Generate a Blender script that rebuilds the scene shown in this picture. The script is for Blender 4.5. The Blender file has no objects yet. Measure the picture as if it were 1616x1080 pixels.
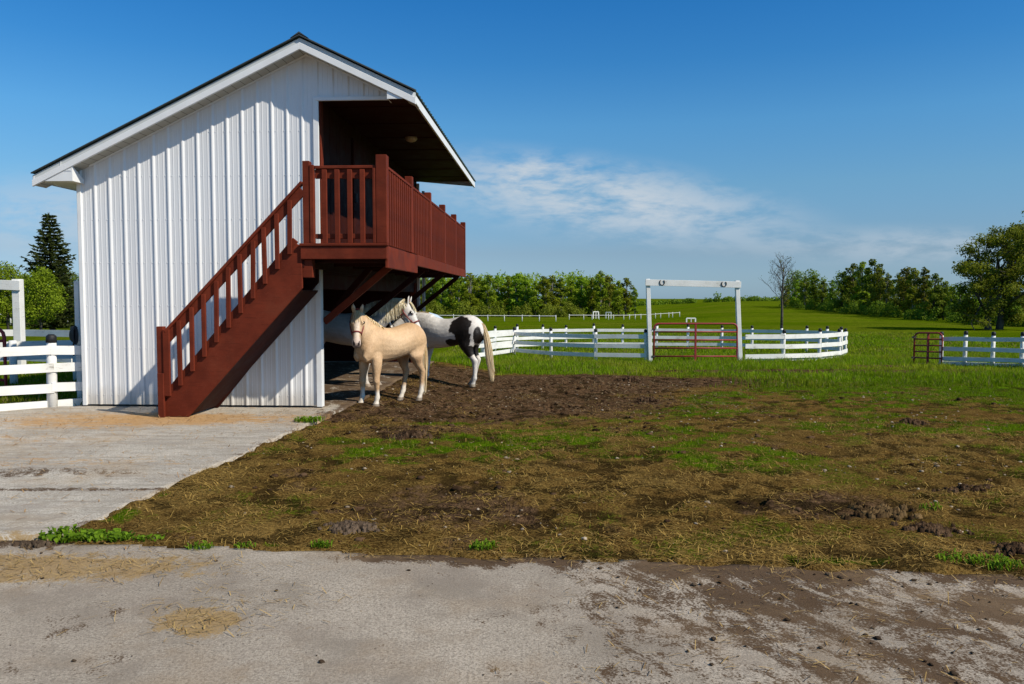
import bpy, bmesh, math, random
import numpy as np
from mathutils import Vector, Matrix, Euler
random.seed(7)
RNG = np.random.default_rng(7)
R = math.radians
scene = bpy.context.scene
COL = scene.collection

# ------------------------------------------------------------------ camera
CAM_H = 1.67
F = 1257.0 / 1616.0
PITCH = math.atan(70.0 / 1257.0)
cam = bpy.data.cameras.new('camera'); cam_ob = bpy.data.objects.new('camera', cam); COL.objects.link(cam_ob)
cam.sensor_width = 36.0; cam.lens = 36.0 * F; cam.clip_end = 3000; cam.clip_start = 0.05
cam_ob.location = (0, 0, CAM_H); cam_ob.rotation_euler = (math.pi / 2 - PITCH, 0, 0)
scene.camera = cam_ob

def at(px, py, Y):
    """point of the place at depth Y that was measured at photo position (px, py)"""
    dx, dy = (px - 808) / 1257.0, (540 - py) / 1257.0
    d = Vector((dx, math.cos(PITCH) + dy * math.sin(PITCH), -math.sin(PITCH) + dy * math.cos(PITCH)))
    d *= Y / d.y
    return Vector((d.x, d.y, CAM_H + d.z))

# ------------------------------------------------------------------ noise
_TAB = np.random.default_rng(11).random((256, 256))
def vnoise(x, y, seed=0):
    x = np.asarray(x, float) + seed * 37.17; y = np.asarray(y, float) + seed * 91.7
    xi = np.floor(x).astype(int); yi = np.floor(y).astype(int)
    fx = x - xi; fy = y - yi
    fx = fx * fx * (3 - 2 * fx); fy = fy * fy * (3 - 2 * fy)
    g = lambda a, b: _TAB[a & 255, b & 255]
    return (g(xi, yi) * (1 - fx) + g(xi + 1, yi) * fx) * (1 - fy) + (g(xi, yi + 1) * (1 - fx) + g(xi + 1, yi + 1) * fx) * fy
def fbm(x, y, sc, oct=4, seed=0):
    s = 0; a = 1; t = 0
    for k in range(oct):
        s = s + a * vnoise(x / sc, y / sc, seed + k * 5); t += a; a *= .5; sc *= .5
    return s / t
def sstep(a, b, x):
    t = np.clip((np.asarray(x, float) - a) / (b - a), 0, 1); return t * t * (3 - 2 * t)

# ------------------------------------------------------------------ the barn's frame
YAW = R(2.9)
ORG = np.array([-2.88, 12.0])
CY, SY = math.cos(YAW), math.sin(YAW)
def to_local(X, Y):
    dx, dy = np.asarray(X) - ORG[0], np.asarray(Y) - ORG[1]
    return dx * CY - dy * SY, dx * SY + dy * CY
def to_world(bx, by):
    return ORG[0] + bx * CY + by * SY, ORG[1] - bx * SY + by * CY
BL, BW = 8.6, 3.70        # barn length and width

# ------------------------------------------------------------------ terrain
TC = ([0, 9.5, 12.5, 16.5, 29, 40, 60, 100, 170, 260, 400, 900, 3000], [0, 0, -.13, -.2, -.68, -.9, -1.1, -1.4, -2.3, -2.4, -1.6, -1, -1])
TR = ([0, 9.5, 12.5, 16.5, 29, 40, 75, 100, 150, 250, 330, 500, 3000], [0, 0, -.10, -.2, -.68, -.9, -1.0, -.9, -.6, .1, .2, -1.5, -3])
TL = ([0, 9.5, 14, 30, 60, 100, 170, 260, 400, 900, 3000], [0, 0, -.05, -.2, -.4, -.8, -1.6, -2, -1.6, -1, -1])
def drive_edge(X):
    return 5.06 - .105 * X + .05 * (fbm(X, X * 0 + 3., .7, 4, 9) - .5) * 2 + .02 * np.sin(X * 9.)
def conc_in(X, Y):
    """distance (m) inside the concrete, negative outside"""
    X = np.asarray(X, float); Y = np.asarray(Y, float)
    d1 = drive_edge(X) - Y
    bx, by = to_local(X, Y)
    e = np.interp(Y, [5.0, 5.45, 8.5, 11.66, 12.2, 25], [-3.3, -3.12, -2.86, -2.56, -2.5, -1.78]) + .10 * (fbm(Y, Y * 0 + 8., .6, 3, 4) - .5)
    d2 = np.minimum(np.minimum(e - X, Y - 5.0), 12.0 + BL + .3 - Y)
    d2 = np.minimum(d2, np.where(Y < 12.15, X + 9.8, bx + BW + .15))
    return np.maximum(d1, d2)
def clump(X, Y):
    return (fbm(X, Y, .17, 3, 3) - .5) * (.35 + 1.3 * sstep(.40, .62, fbm(X, Y, .8, 2, 13)))
def hoofs(X, Y, cell=.27):
    """0..1 depth of hoof prints pressed into the soft soil"""
    cx, cy = np.floor(X / cell).astype(int), np.floor(Y / cell).astype(int)
    r1, r2, r3 = _TAB[cx & 255, cy & 255], _TAB[(cx + 77) & 255, (cy + 31) & 255], _TAB[(cx + 13) & 255, (cy + 150) & 255]
    dx = X - (cx + .35 + .3 * r1) * cell; dy = Y - (cy + .35 + .3 * r2) * cell; d = np.hypot(dx, dy) / .072
    pit = 1 - sstep(.55, 1.0, d); rim = np.exp(-((d - 1.15) / .22) ** 2) * .45
    return (pit - rim) * (r3 > .45) * sstep(.22, .55, mudmask(X, Y) + .12)
def zt(X, Y, fine=True):
    X = np.asarray(X, float); Y = np.asarray(Y, float)
    u = X / np.maximum(Y, 1.0)
    zc = np.interp(Y, *TC); zr = np.interp(Y, *TR); zl = np.interp(Y, *TL)
    wl = sstep(-.25, -.45, u); wr = sstep(.13, .3, u)
    z = zc * (1 - wl) * (1 - wr) + zl * wl + zr * wr
    far = sstep(40, 120, Y)
    z = z + far * .5 * (fbm(X, Y, 60, 3, 2) - .5)
    if fine:
        near = 1 - sstep(26, 45, Y)
        z = z + near * (.05 * (fbm(X, Y, .9, 4, 1) - .5) + .055 * clump(X, Y)) + .008
        z = z + near * mudmask(X, Y) * .07 * (fbm(X, Y, .28, 3, 6) - .5)
        z = z - near * .032 * hoofs(X, Y)
        d = np.maximum(-conc_in(X, Y), 0); bx, by = to_local(X, Y)
        ramp = -.012 - .15 * np.maximum(d - .12 * fbm(X, Y, .7, 3, 19), 0) + .03 * (fbm(X, Y, .25, 3, 20) - .5)
        z = np.where((by > -.6) & (d < 1.6) & (bx > -.5), np.maximum(z, ramp), z)
    return z
def ell(X, Y, cx, cy, rx, ry, soft=.45):
    return 1 - sstep(1 - soft, 1 + soft, np.sqrt(((X - cx) / rx) ** 2 + ((Y - cy) / ry) ** 2))
def mudmask(X, Y):
    m = ell(X, Y, -.6, 14.6, 3.4, 3.6, .5) + .9 * ell(X, Y, 1.4, 18.3, 4.4, 2.4, .5) + .8 * ell(X, Y, -.55, 6.35, .75, .75, .6)
    m = m + .9 * ell(X, Y, 8.4, 22.6, 4.6, 1.0, .5) + .7 * ell(X, Y, 12.0, 25.5, 2.3, .8, .5) + .6 * ell(X, Y, 2.6, 6.3, .8, .45, .6) + .5 * ell(X, Y, -1.1, 9.9, .9, .7, .6)
    n = fbm(X, Y, .8, 4, 12)
    return np.clip(m * (.45 + 1.1 * n) + sstep(.66, .78, fbm(X, Y, .55, 3, 15)) * .5 * (1 - sstep(18, 24, Y)), 0, 1)
def grassmask(X, Y):
    X = np.asarray(X, float); Y = np.asarray(Y, float)
    lush = sstep(18.5, 23.0, Y + .12 * np.maximum(-X, 0) + 5 * (fbm(X, Y, 3., 3, 21) - .5) + 4.5 * (fbm(X, Y, .8, 4, 22) - .5) + np.clip(1.5 * (X - 1.8), 0, 8.2))
    mid = .40 * ell(X, Y, -.2, 10.5, 1.9, 1.7, .8) + .34 * ell(X, Y, .9, 8.4, 1.9, .8, .7) + .34 * ell(X, Y, -1.2, 9.2, 1.2, .7, .6) + .35 * ell(X, Y, 4.5, 12.5, 4, 3, .6) + .25 + .08 * sstep(6.5, 9, Y)
    n = fbm(X, Y, .7, 5, 24)
    g = mid * (.35 + 1.0 * sstep(.30, .68, n))
    g = g * (.45 + .9 * sstep(.38, .62, fbm(X, Y, .22, 4, 27)))
    g = np.maximum(g, lush * (.55 + .6 * n))
    g = np.maximum(g, .8 * (1 - sstep(.02, .22, np.abs(conc_in(X, Y) + .1))) * sstep(.56, .68, fbm(X, Y, .45, 2, 31)))
    g = g * (1 - .93 * np.clip(mudmask(X, Y) * 1.2, 0, 1)) * (1 - sstep(-.06, .0, conc_in(X, Y)))
    g = np.where(Y > 32, np.maximum(g, .9), g)
    bx, by = to_local(X, Y)
    return np.clip(np.where((bx < -BW) & (Y > 12.2), np.maximum(g, .85), g), 0, 1)

# ------------------------------------------------------------------ object helpers
def tag(o, label=None, cat=None, group=None, kind=None):
    if label: o['label'] = label
    if cat: o['category'] = cat
    if group: o['group'] = group
    if kind: o['kind'] = kind
    return o
def empty(name, loc=(0, 0, 0), rz=0.0, parent=None):
    o = bpy.data.objects.new(name, None); COL.objects.link(o); o.location = loc; o.rotation_euler = (0, 0, rz)
    o.empty_display_size = .2
    if parent: o.parent = parent
    return o
class MB:
    def __init__(s): s.v = []; s.f = []; s.mi = []; s.cur = 0
    def add(s, vs, fs):
        b = len(s.v); s.v += [tuple(p) for p in vs]; s.f += [tuple(b + i for i in f) for f in fs]; s.mi += [s.cur] * len(fs)
    def box(s, x0, x1, y0, y1, z0, z1):
        s.add([(x0, y0, z0), (x1, y0, z0), (x1, y1, z0), (x0, y1, z0), (x0, y0, z1), (x1, y0, z1), (x1, y1, z1), (x0, y1, z1)],
              [(0, 3, 2, 1), (4, 5, 6, 7), (0, 1, 5, 4), (1, 2, 6, 5), (2, 3, 7, 6), (3, 0, 4, 7)])
        return s
    def beam(s, p0, p1, w, h, up=(0, 0, 1)):
        """bar from p0 to p1; w across, h along up"""
        p0, p1 = Vector(p0), Vector(p1); t = (p1 - p0).normalized(); up = Vector(up)
        side = t.cross(up)
        if side.length < 1e-5: side = t.cross(Vector((0, 1, 0)))
        side.normalize(); u = side.cross(t).normalized()
        vs = []
        for p in (p0, p1):
            for a, b in ((-1, -1), (1, -1), (1, 1), (-1, 1)): vs.append(p + side * (a * w / 2) + u * (b * h / 2))
        s.add(vs, [(3, 2, 1, 0), (4, 5, 6, 7), (0, 1, 5, 4), (1, 2, 6, 5), (2, 3, 7, 6), (3, 0, 4, 7)]); return s
    def tube(s, pts, rad, n=8, cap=True):
        pts = [Vector(p) for p in pts]; m = len(pts)
        if not hasattr(rad, '__len__'): rad = [rad] * m
        t0 = (pts[1] - pts[0]).normalized(); ref = Vector((0, 0, 1)) if abs(t0.z) < .9 else Vector((1, 0, 0))
        a = t0.cross(ref).normalized(); vs = []
        for i, p in enumerate(pts):
            t = (pts[min(i + 1, m - 1)] - pts[max(i - 1, 0)]).normalized()
            a = (a - t * a.dot(t)).normalized(); b = t.cross(a)
            for k in range(n):
                q = 2 * math.pi * k / n; vs.append(p + (a * math.cos(q) + b * math.sin(q)) * rad[i])
        fs = [(i * n + k, i * n + (k + 1) % n, (i + 1) * n + (k + 1) % n, (i + 1) * n + k) for i in range(m - 1) for k in range(n)]
        if cap: fs += [tuple(range(n))[::-1], tuple((m - 1) * n + k for k in range(n))]
        s.add(vs, fs); return s
    def prism(s, poly, axis, a0, a1):
        """poly: 2-D points in the two other axes (x,z for 'y'; y,z for 'x')"""
        n = len(poly)
        f = (lambda p, a: (p[0], a, p[1])) if axis == 'y' else ((lambda p, a: (a, p[0], p[1])) if axis == 'x' else (lambda p, a: (p[0], p[1], a)))
        s.add([f(p, a0) for p in poly] + [f(p, a1) for p in poly],
              [tuple(range(n))[::-1], tuple(range(n, 2 * n))] + [(i, (i + 1) % n, n + (i + 1) % n, n + i) for i in range(n)]); return s
    def mesh(s, name, mat, smooth=False):
        me = bpy.data.meshes.new(name); me.from_pydata(s.v, [], s.f)
        for m in (mat if isinstance(mat, (list, tuple)) else [mat]): me.materials.append(m)
        if isinstance(mat, (list, tuple)): me.polygons.foreach_set('material_index', s.mi)
        bm = bmesh.new(); bm.from_mesh(me); bmesh.ops.recalc_face_normals(bm, faces=bm.faces); bm.to_mesh(me); bm.free()
        if smooth: me.polygons.foreach_set('use_smooth', [True] * len(me.polygons))
        me.update(); return me
    def build(s, name, mat, parent=None, smooth=False, bevel=0, loc=None):
        me = s.mesh(name, mat, smooth)
        o = bpy.data.objects.new(name, me); COL.objects.link(o)
        if parent: o.parent = parent
        if loc is not None: o.location = loc
        if bevel:
            b = o.modifiers.new('bevel', 'BEVEL'); b.width = bevel; b.segments = 1; b.limit_method = 'ANGLE'
        return o
def link(name, me, parent=None, loc=(0, 0, 0), rot=(0, 0, 0), sc=(1, 1, 1)):
    o = bpy.data.objects.new(name, me); COL.objects.link(o); o.location = loc; o.rotation_euler = rot; o.scale = sc
    if parent: o.parent = parent
    return o
def np_mesh(name, V, Fc, mat, smooth=False, col=None):
    """fast mesh: V (n,3), Fc (m,k) with one k; col (n,3) -> colour attribute 'tint'"""
    me = bpy.data.meshes.new(name); k = Fc.shape[1]; m = len(Fc)
    me.vertices.add(len(V)); me.vertices.foreach_set('co', np.asarray(V, np.float32).ravel())
    me.loops.add(m * k); me.loops.foreach_set('vertex_index', np.asarray(Fc, np.int32).ravel())
    me.polygons.add(m); me.polygons.foreach_set('loop_start', np.arange(m, dtype=np.int32) * k)
    try: me.polygons.foreach_set('loop_total', np.full(m, k, np.int32))
    except Exception: pass
    me.materials.append(mat)
    if smooth: me.polygons.foreach_set('use_smooth', np.ones(m, bool))
    if col is not None:
        at_ = me.attributes.new('tint', 'FLOAT_COLOR', 'POINT')
        c4 = np.ones((len(V), 4), np.float32); c4[:, :3] = col; at_.data.foreach_set('color', c4.ravel())
    me.update(calc_edges=True); me.validate(); return me

# ------------------------------------------------------------------ material helpers
class NT:
    def __init__(s, name):
        s.m = bpy.data.materials.new(name); s.m.use_nodes = True; s.t = s.m.node_tree; s.t.nodes.clear()
        s.out = s.n('ShaderNodeOutputMaterial')
    def n(s, typ, **kw):
        nd = s.t.nodes.new(typ)
        for k, v in kw.items():
            if hasattr(nd, k): setattr(nd, k, v)
        return nd
    def l(s, a, b): s.t.links.new(a, b)
    def val(s, sock, v):
        if hasattr(v, 'is_output'): s.l(v, sock)
        elif isinstance(v, (tuple, list)) and len(v) == 3 and sock.type == 'RGBA': sock.default_value = (*v, 1)
        else: sock.default_value = v
    def coord(s, kind='Object', scale=None):
        c = s.n('ShaderNodeTexCoord').outputs[kind]
        if scale is None: return c
        m = s.n('ShaderNodeMapping'); s.l(c, m.inputs['Vector']); m.inputs['Scale'].default_value = scale; return m.outputs[0]
    def pos(s, scale=(1, 1, 1)):
        g = s.n('ShaderNodeNewGeometry').outputs['Position']
        m = s.n('ShaderNodeMapping'); s.l(g, m.inputs['Vector']); m.inputs['Scale'].default_value = scale; return m.outputs[0]
    def noise(s, vec, scale, detail=4, rough=.55, dist=0):
        n = s.n('ShaderNodeTexNoise'); s.l(vec, n.inputs['Vector']); n.inputs['Scale'].default_value = scale
        n.inputs['Detail'].default_value = detail; n.inputs['Roughness'].default_value = rough; n.inputs['Distortion'].default_value = dist
        return n.outputs['Fac']
    def voro(s, vec, scale, out='Distance', feat='F1'):
        n = s.n('ShaderNodeTexVoronoi'); n.feature = feat; s.l(vec, n.inputs['Vector']); n.inputs['Scale'].default_value = scale; return n.outputs[out]
    def ramp(s, fac, lo, hi, a=0.0, b=1.0):
        n = s.n('ShaderNodeMapRange'); n.interpolation_type = 'SMOOTHSTEP'; s.l(fac, n.inputs['Value'])
        for k, v in zip(('From Min', 'From Max', 'To Min', 'To Max'), (lo, hi, a, b)): n.inputs[k].default_value = v
        return n.outputs['Result']
    def mix(s, fac, a, b, mode='MIX'):
        n = s.n('ShaderNodeMix'); n.data_type = 'RGBA'; n.blend_type = mode
        s.val(n.inputs[0], fac); s.val(n.inputs[6], a); s.val(n.inputs[7], b); return n.outputs[2]
    def math(s, op, a, b=0.0, c=None):
        n = s.n('ShaderNodeMath'); n.operation = op; s.val(n.inputs[0], a); s.val(n.inputs[1], b)
        if c is not None: s.val(n.inputs[2], c)
        return n.outputs[0]
    def attr(s, name, out='Fac'):
        n = s.n('ShaderNodeAttribute'); n.attribute_name = name; return n.outputs[out]
    def bump(s, h, strength=.5, dist=.01):
        n = s.n('ShaderNodeBump'); n.inputs['Strength'].default_value = strength; n.inputs['Distance'].default_value = dist; s.l(h, n.inputs['Height']); return n.outputs[0]
    def bsdf(s, color, rough=.7, spec=.3, normal=None, metallic=0.0):
        b = s.n('ShaderNodeBsdfPrincipled'); s.val(b.inputs['Base Color'], color); s.val(b.inputs['Roughness'], rough)
        b.inputs['Specular IOR Level'].default_value = spec; b.inputs['Metallic'].default_value = metallic
        if normal is not None: s.l(normal, b.inputs['Normal'])
        return b.outputs[0]
    def done(s, sh): s.l(sh, s.out.inputs['Surface']); return s.m
# ------------------------------------------------------------------ materials
M = {}
def simple(name, c, rough=.7, spec=.3, var=.25, sc=6, bump=0, metallic=0):
    t = NT(name); v = t.coord()
    n = t.noise(v, sc, 5); col = t.mix(t.ramp(n, .3, .7), tuple(x * (1 - var) for x in c), tuple(min(1, x * (1 + var * .6)) for x in c))
    nb = t.bump(t.noise(v, sc * 6, 3), bump, .01) if bump else None
    M[name] = t.done(t.bsdf(col, rough, spec, nb, metallic)); return M[name]
def mk_white_steel():
    t = NT('white_steel'); v = t.coord()
    n = t.noise(t.coord('Object', (1.2, 1, .35)), 1.6, 6, .6)
    base = t.mix(t.ramp(n, .35, .75), (.78, .78, .78), (.73, .73, .735))
    sz = t.n('ShaderNodeSeparateXYZ'); t.l(v, sz.inputs[0])
    # splashed dirt near the ground
    low = t.math('ADD', t.ramp(sz.outputs['Z'], 0.0, .55, 1, 0), t.math('MULTIPLY', t.math('SUBTRACT', t.noise(v, 5, 5), .5), .7))
    base = t.mix(t.math('MULTIPLY', t.ramp(low, .25, 1.1), .6), base, (.42, .36, .28))
    streak = t.ramp(t.noise(t.coord('Object', (14, 14, .5)), 1.0, 4), .62, .75)
    base = t.mix(t.math('MULTIPLY', streak, .08), base, (.5, .5, .48))
    M['white_steel'] = t.done(t.bsdf(base, .40, .35))
mk_white_steel()
simple('white_trim', (.80, .80, .79), .45, .4, .05, 3)
def mk_soffit():
    t = NT('vented_soffit'); v = t.coord(); sx = t.n('ShaderNodeSeparateXYZ'); t.l(v, sx.inputs[0])
    w = t.math('PINGPONG', t.math('ADD', sx.outputs[0], 20.0), .0635)
    g = t.ramp(w, .0, .008, 1, 0)
    c = t.mix(g, (.46, .44, .37), (.12, .11, .09))
    M['vented_soffit'] = t.done(t.bsdf(c, .5, .3, t.bump(w, .6, .02)))
mk_soffit()
simple('roof_steel', (.035, .06, .05), .42, .5, .2, 2, 0, 0)
simple('roof_edge', (.05, .055, .055), .5, .4, .2, 2)
def mk_red(name, c, dirt=.35):
    t = NT(name); v = t.coord()
    oi = t.n('ShaderNodeObjectInfo').outputs['Random']
    n = t.noise(v, 3.5, 6, .6); f = t.noise(t.coord('Object', (40, 40, 40)), 1.4, 4, .6)
    g = t.noise(t.coord('Object', (2.5, 30, 30)), 1.5, 5, .6)
    col = t.mix(t.ramp(n, .3, .75), tuple(x * .72 for x in c), tuple(x * 1.28 for x in c))
    col = t.mix(t.math('MULTIPLY', t.ramp(g, .58, .72), dirt), col, (c[0] * .4, c[1] * .45, c[2] * .5))
    col = t.mix(t.math('MULTIPLY', t.ramp(f, .62, .74), .5), col, (c[0] * 1.5, c[1] * 3.2, c[2] * 4))
    col = t.mix(t.math('MULTIPLY', t.ramp(t.noise(v, 1.3, 7, .7), .50, .72), .55), col, (c[0] * 1.35, c[1] * 2.0, c[2] * 2.2))
    col = t.mix(t.math('MULTIPLY', oi, .45), col, tuple(x * .6 for x in c))
    M[name] = t.done(t.bsdf(col, t.ramp(n, .2, .8, .6, .85), .12, t.bump(g, .35, .006)))
mk_red('red_wood', (.158, .027, .012), .6); mk_red('shaded_red_wood', (.040, .007, .004))  # second is a shaded copy, shade on inner parts put into the colour
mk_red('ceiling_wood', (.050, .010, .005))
def mk_fence():
    t = NT('white_fence_paint'); v = t.coord(); oi = t.n('ShaderNodeObjectInfo').outputs['Random']
    ad = t.n('ShaderNodeVectorMath'); ad.operation = 'ADD'; t.l(t.pos((1, 1, 1)), ad.inputs[0]); t.l(oi, ad.inputs[1]); p = ad.outputs[0]
    n = t.noise(p, 2.2, 6, .62); st = t.noise(t.pos((3, 3, 40)), 1.2, 5, .65)
    col = t.mix(t.ramp(n, .35, .75), (.80, .79, .76), (.66, .65, .61))
    wear = t.math('ADD', t.math('MULTIPLY', st, .65), t.math('MULTIPLY', n, .4))
    col = t.mix(t.ramp(wear, .615, .70), col, (.22, .20, .17))
    M['white_fence_paint'] = t.done(t.bsdf(col, .7, .25, t.bump(st, .3, .01)))
mk_fence()
simple('black_tar', (.012, .012, .013), .6, .4, .4, 12, .4)
def mk_gate():
    t = NT('red_gate_paint'); p = t.pos(); n = t.noise(p, 7, 5, .65)
    col = t.mix(t.ramp(n, .52, .68), (.27, .026, .026), (.15, .045, .022))
    M['red_gate_paint'] = t.done(t.bsdf(col, .5, .4))
mk_gate()
simple('iron', (.05, .04, .035), .6, .4, .4, 20, .3)
simple('lamp_glass', (.75, .62, .42), .3, .5, .1, 3)
simple('galvanized', (.55, .57, .58), .45, .5, .15, 5)
def mk_ground():
    t = NT('yard_ground'); p = t.pos()
    gr = t.attr('grass'); mu = t.attr('mud'); st = t.attr('straw'); far = t.attr('far')
    n1 = t.noise(p, 2.0, 8, .65); n2 = t.noise(p, 14, 6, .7); n3 = t.noise(p, 55, 4, .65); n4 = t.noise(p, .06, 5, .6); n5 = t.noise(t.pos((.012, .10, 1)), 1, 5, .6); n6 = t.noise(p, .5, 6, .6)
    hl = t.attr('hollow')
    soil = t.mix(t.ramp(n3, .32, .68), (.060, .030, .008), (.22, .130, .036))
    soil = t.mix(t.ramp(n1, .40, .66), soil, t.mix(t.ramp(n3, .32, .68), (.090, .050, .013), (.30, .185, .052)))
    mud = t.mix(t.ramp(t.math('ADD', t.math('MULTIPLY', n2, .6), t.math('MULTIPLY', n3, .4)), .36, .66), (.018, .010, .006), (.205, .120, .062))
    c = t.mix(t.ramp(t.math('ADD', mu, t.math('MULTIPLY', t.math('SUBTRACT', n2, .5), .9)), .25, .75), soil, mud)
    th = t.ramp(t.math('ADD', st, t.math('ADD', t.math('MULTIPLY', t.math('SUBTRACT', n3, .5), 1.5), t.math('MULTIPLY', t.math('SUBTRACT', n1, .5), .7))), .45, .95)
    c = t.mix(t.math('MULTIPLY', th, .7), c, t.mix(n2, (.19, .112, .026), (.40, .255, .080)))
    g = t.mix(t.ramp(n3, .32, .70), (.030, .055, .003), (.125, .165, .008))
    g = t.mix(t.ramp(n6, .40, .62), g, t.mix(t.ramp(n3, .3, .7), (.060, .066, .006), (.170, .180, .020)))
    g = t.mix(t.ramp(gr, .55, .85), g, t.mix(n2, (.052, .105, .002), (.115, .195, .006)))
    fg = t.mix(t.ramp(n5, .30, .70), (.066, .112, .001), (.112, .155, .004))
    fg = t.mix(t.ramp(n4, .42, .66, 0, .6), fg, (.140, .150, .012))
    fg = t.mix(t.ramp(t.noise(p, .9, 8, .75), .42, .68, 0, .7), fg, (.045, .078, .002))
    g = t.mix(far, g, fg)
    gf = t.ramp(t.math('ADD', gr, t.math('ADD', t.math('MULTIPLY', t.math('SUBTRACT', n2, .5), 1.0), t.math('MULTIPLY', t.math('SUBTRACT', n3, .5), .9))), .26, .66)
    c = t.mix(gf, c, g)
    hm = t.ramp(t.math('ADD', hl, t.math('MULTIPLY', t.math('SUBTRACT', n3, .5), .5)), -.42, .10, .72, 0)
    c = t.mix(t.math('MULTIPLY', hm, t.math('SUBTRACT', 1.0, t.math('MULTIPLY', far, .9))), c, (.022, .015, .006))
    b = t.bump(t.math('ADD', n2, t.math('MULTIPLY', n3, .7)), 1.0, .05)
    M['yard_ground'] = t.done(t.bsdf(c, 1.0, 0.0, b))
mk_ground()
def mk_conc(name, base, crack, streak):
    t = NT(name); p = t.pos()
    di = t.attr('dirt'); st = t.attr('straw'); ru = t.attr('rust')
    n1 = t.noise(p, .8, 6, .6); n2 = t.noise(p, 9, 6, .7); n3 = t.noise(p, 75, 3, .6); vo = t.voro(p, 95); n6 = t.noise(t.pos((1.2, 5, 1) if streak else (1, 1, 1)), 1.5, 6, .65)
    c = t.mix(t.ramp(n1, .35, .7), base, tuple(x * .72 for x in base))
    n7 = t.noise(p, 38, 5, .7)
    c = t.mix(t.ramp(n3, .42, .66, 0, .75), c, tuple(x * .45 for x in base))
    c = t.mix(t.ramp(n7, .48, .66, 0, .55), c, tuple(x * .40 for x in base))
    n9 = t.noise(p, 62, 6, .82)
    c = t.mix(t.ramp(n9, .52, .66, 0, .8), c, (base[0] * .30, base[1] * .28, base[2] * .26))
    c = t.mix(t.ramp(n9, .46, .34, 0, .5), c, tuple(min(.8, x * 1.4) for x in base))
    c = t.mix(t.ramp(t.noise(p, 3.5, 6, .7), .50, .72, 0, .5), c, (base[0] * .55, base[1] * .5, base[2] * .45))
    c = t.mix(t.ramp(vo, .05, .28, .6, 0), c, tuple(min(.7, x * 1.55) for x in base))
    c = t.mix(t.ramp(n6, .47, .64, 0, .72), c, (base[0] * .5, base[1] * .49, base[2] * .48))
    c = t.mix(t.ramp(t.noise(t.pos((.8, 5, 1) if streak else (1, 1.3, 1)), 1.1, 8, .75), .47, .62, 0, .62 if streak else .4), c, (base[0] * .52, base[1] * .5, base[2] * .5))
    spots = t.ramp(t.noise(p, 22, 3, .5), .70, .76, 0, .8)
    c = t.mix(spots, c, (.075, .055, .045))
    mp0 = t.n('ShaderNodeMapping'); t.l(p, mp0.inputs['Vector']); mp0.inputs['Rotation'].default_value = (0, 0, 1.15)
    mp = t.n('ShaderNodeMapping'); t.l(mp0.outputs[0], mp.inputs['Vector']); mp.inputs['Scale'].default_value = (1.0, 2.6, 1)
    n8 = t.noise(mp.outputs[0], 1.7, 10, .76, .8)
    k = t.math('ADD', di, t.math('ADD', t.math('MULTIPLY', t.math('SUBTRACT', n2, .5), 1.1), t.math('ADD', t.math('MULTIPLY', t.math('SUBTRACT', n3, .5), .9), t.math('MULTIPLY', t.math('SUBTRACT', n8, .5), 1.9))))
    c = t.mix(t.ramp(k, .40, .66, 0, .92), c, t.mix(n2, (.032, .019, .010), (.125, .070, .034)))
    k2 = t.math('ADD', st, t.math('ADD', t.math('MULTIPLY', t.math('SUBTRACT', n2, .5), 1.3), t.math('ADD', t.math('MULTIPLY', t.math('SUBTRACT', n3, .5), 1.1), t.math('MULTIPLY', t.math('SUBTRACT', t.noise(p, 4.5, 5, .65), .5), 1.3))))
    c = t.mix(t.ramp(k2, .40, .80, 0, .85), c, t.mix(n3, (.20, .125, .05), (.46, .31, .14)))
    k3 = t.math('ADD', ru, t.math('ADD', t.math('MULTIPLY', t.math('SUBTRACT', t.noise(t.pos((2.5, 5, 1)), 1.6, 7, .72), .5), 2.2), t.math('MULTIPLY', t.math('SUBTRACT', n3, .5), .8)))
    c = t.mix(t.ramp(k3, .42, .90, 0, .8), c, t.mix(n3, (.34, .165, .05), (.62, .36, .13)))
    c = t.mix(t.ramp(t.noise(p, 1.1, 5, .6), .48, .66, 0, .30), c, (base[0] * .62, base[1] * .50, base[2] * .36))
    cr = t.voro(t.pos((.45, .62, 1)), 1.0, 'Distance', 'DISTANCE_TO_EDGE')
    crw = t.math('ADD', cr, t.math('MULTIPLY', t.math('SUBTRACT', n2, .5), .03))
    c = t.mix(t.ramp(crw, .0, .008, crack, 0), c, (.05, .042, .035)) if crack else c
    b = t.bump(t.math('ADD', t.math('MULTIPLY', n3, .4), t.math('MULTIPLY', n9, -.8)), .6, .010)
    M[name] = t.done(t.bsdf(c, .95, .05, b))
mk_conc('driveway_concrete', (.485, .410, .325), 0, 0); mk_conc('apron_concrete', (.60, .535, .445), .16, 1)
def mk_tint(name, rough=.7, trans=0.0, spec=.2, gain=1.0):
    t = NT(name); c = t.attr('tint', 'Color')
    if gain != 1.0: c = t.mix(1.0, c, (gain, gain, gain), 'MULTIPLY')
    sh = t.bsdf(c, rough, spec)
    if trans:
        tr = t.n('ShaderNodeBsdfTranslucent'); t.l(t.mix(1.0, c, (1.3, 1.25, .5), 'MULTIPLY'), tr.inputs[0])
        mx = t.n('ShaderNodeMixShader'); mx.inputs[0].default_value = trans; t.l(sh, mx.inputs[1]); t.l(tr.outputs[0], mx.inputs[2]); sh = mx.outputs[0]
    M[name] = t.done(sh)
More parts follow.
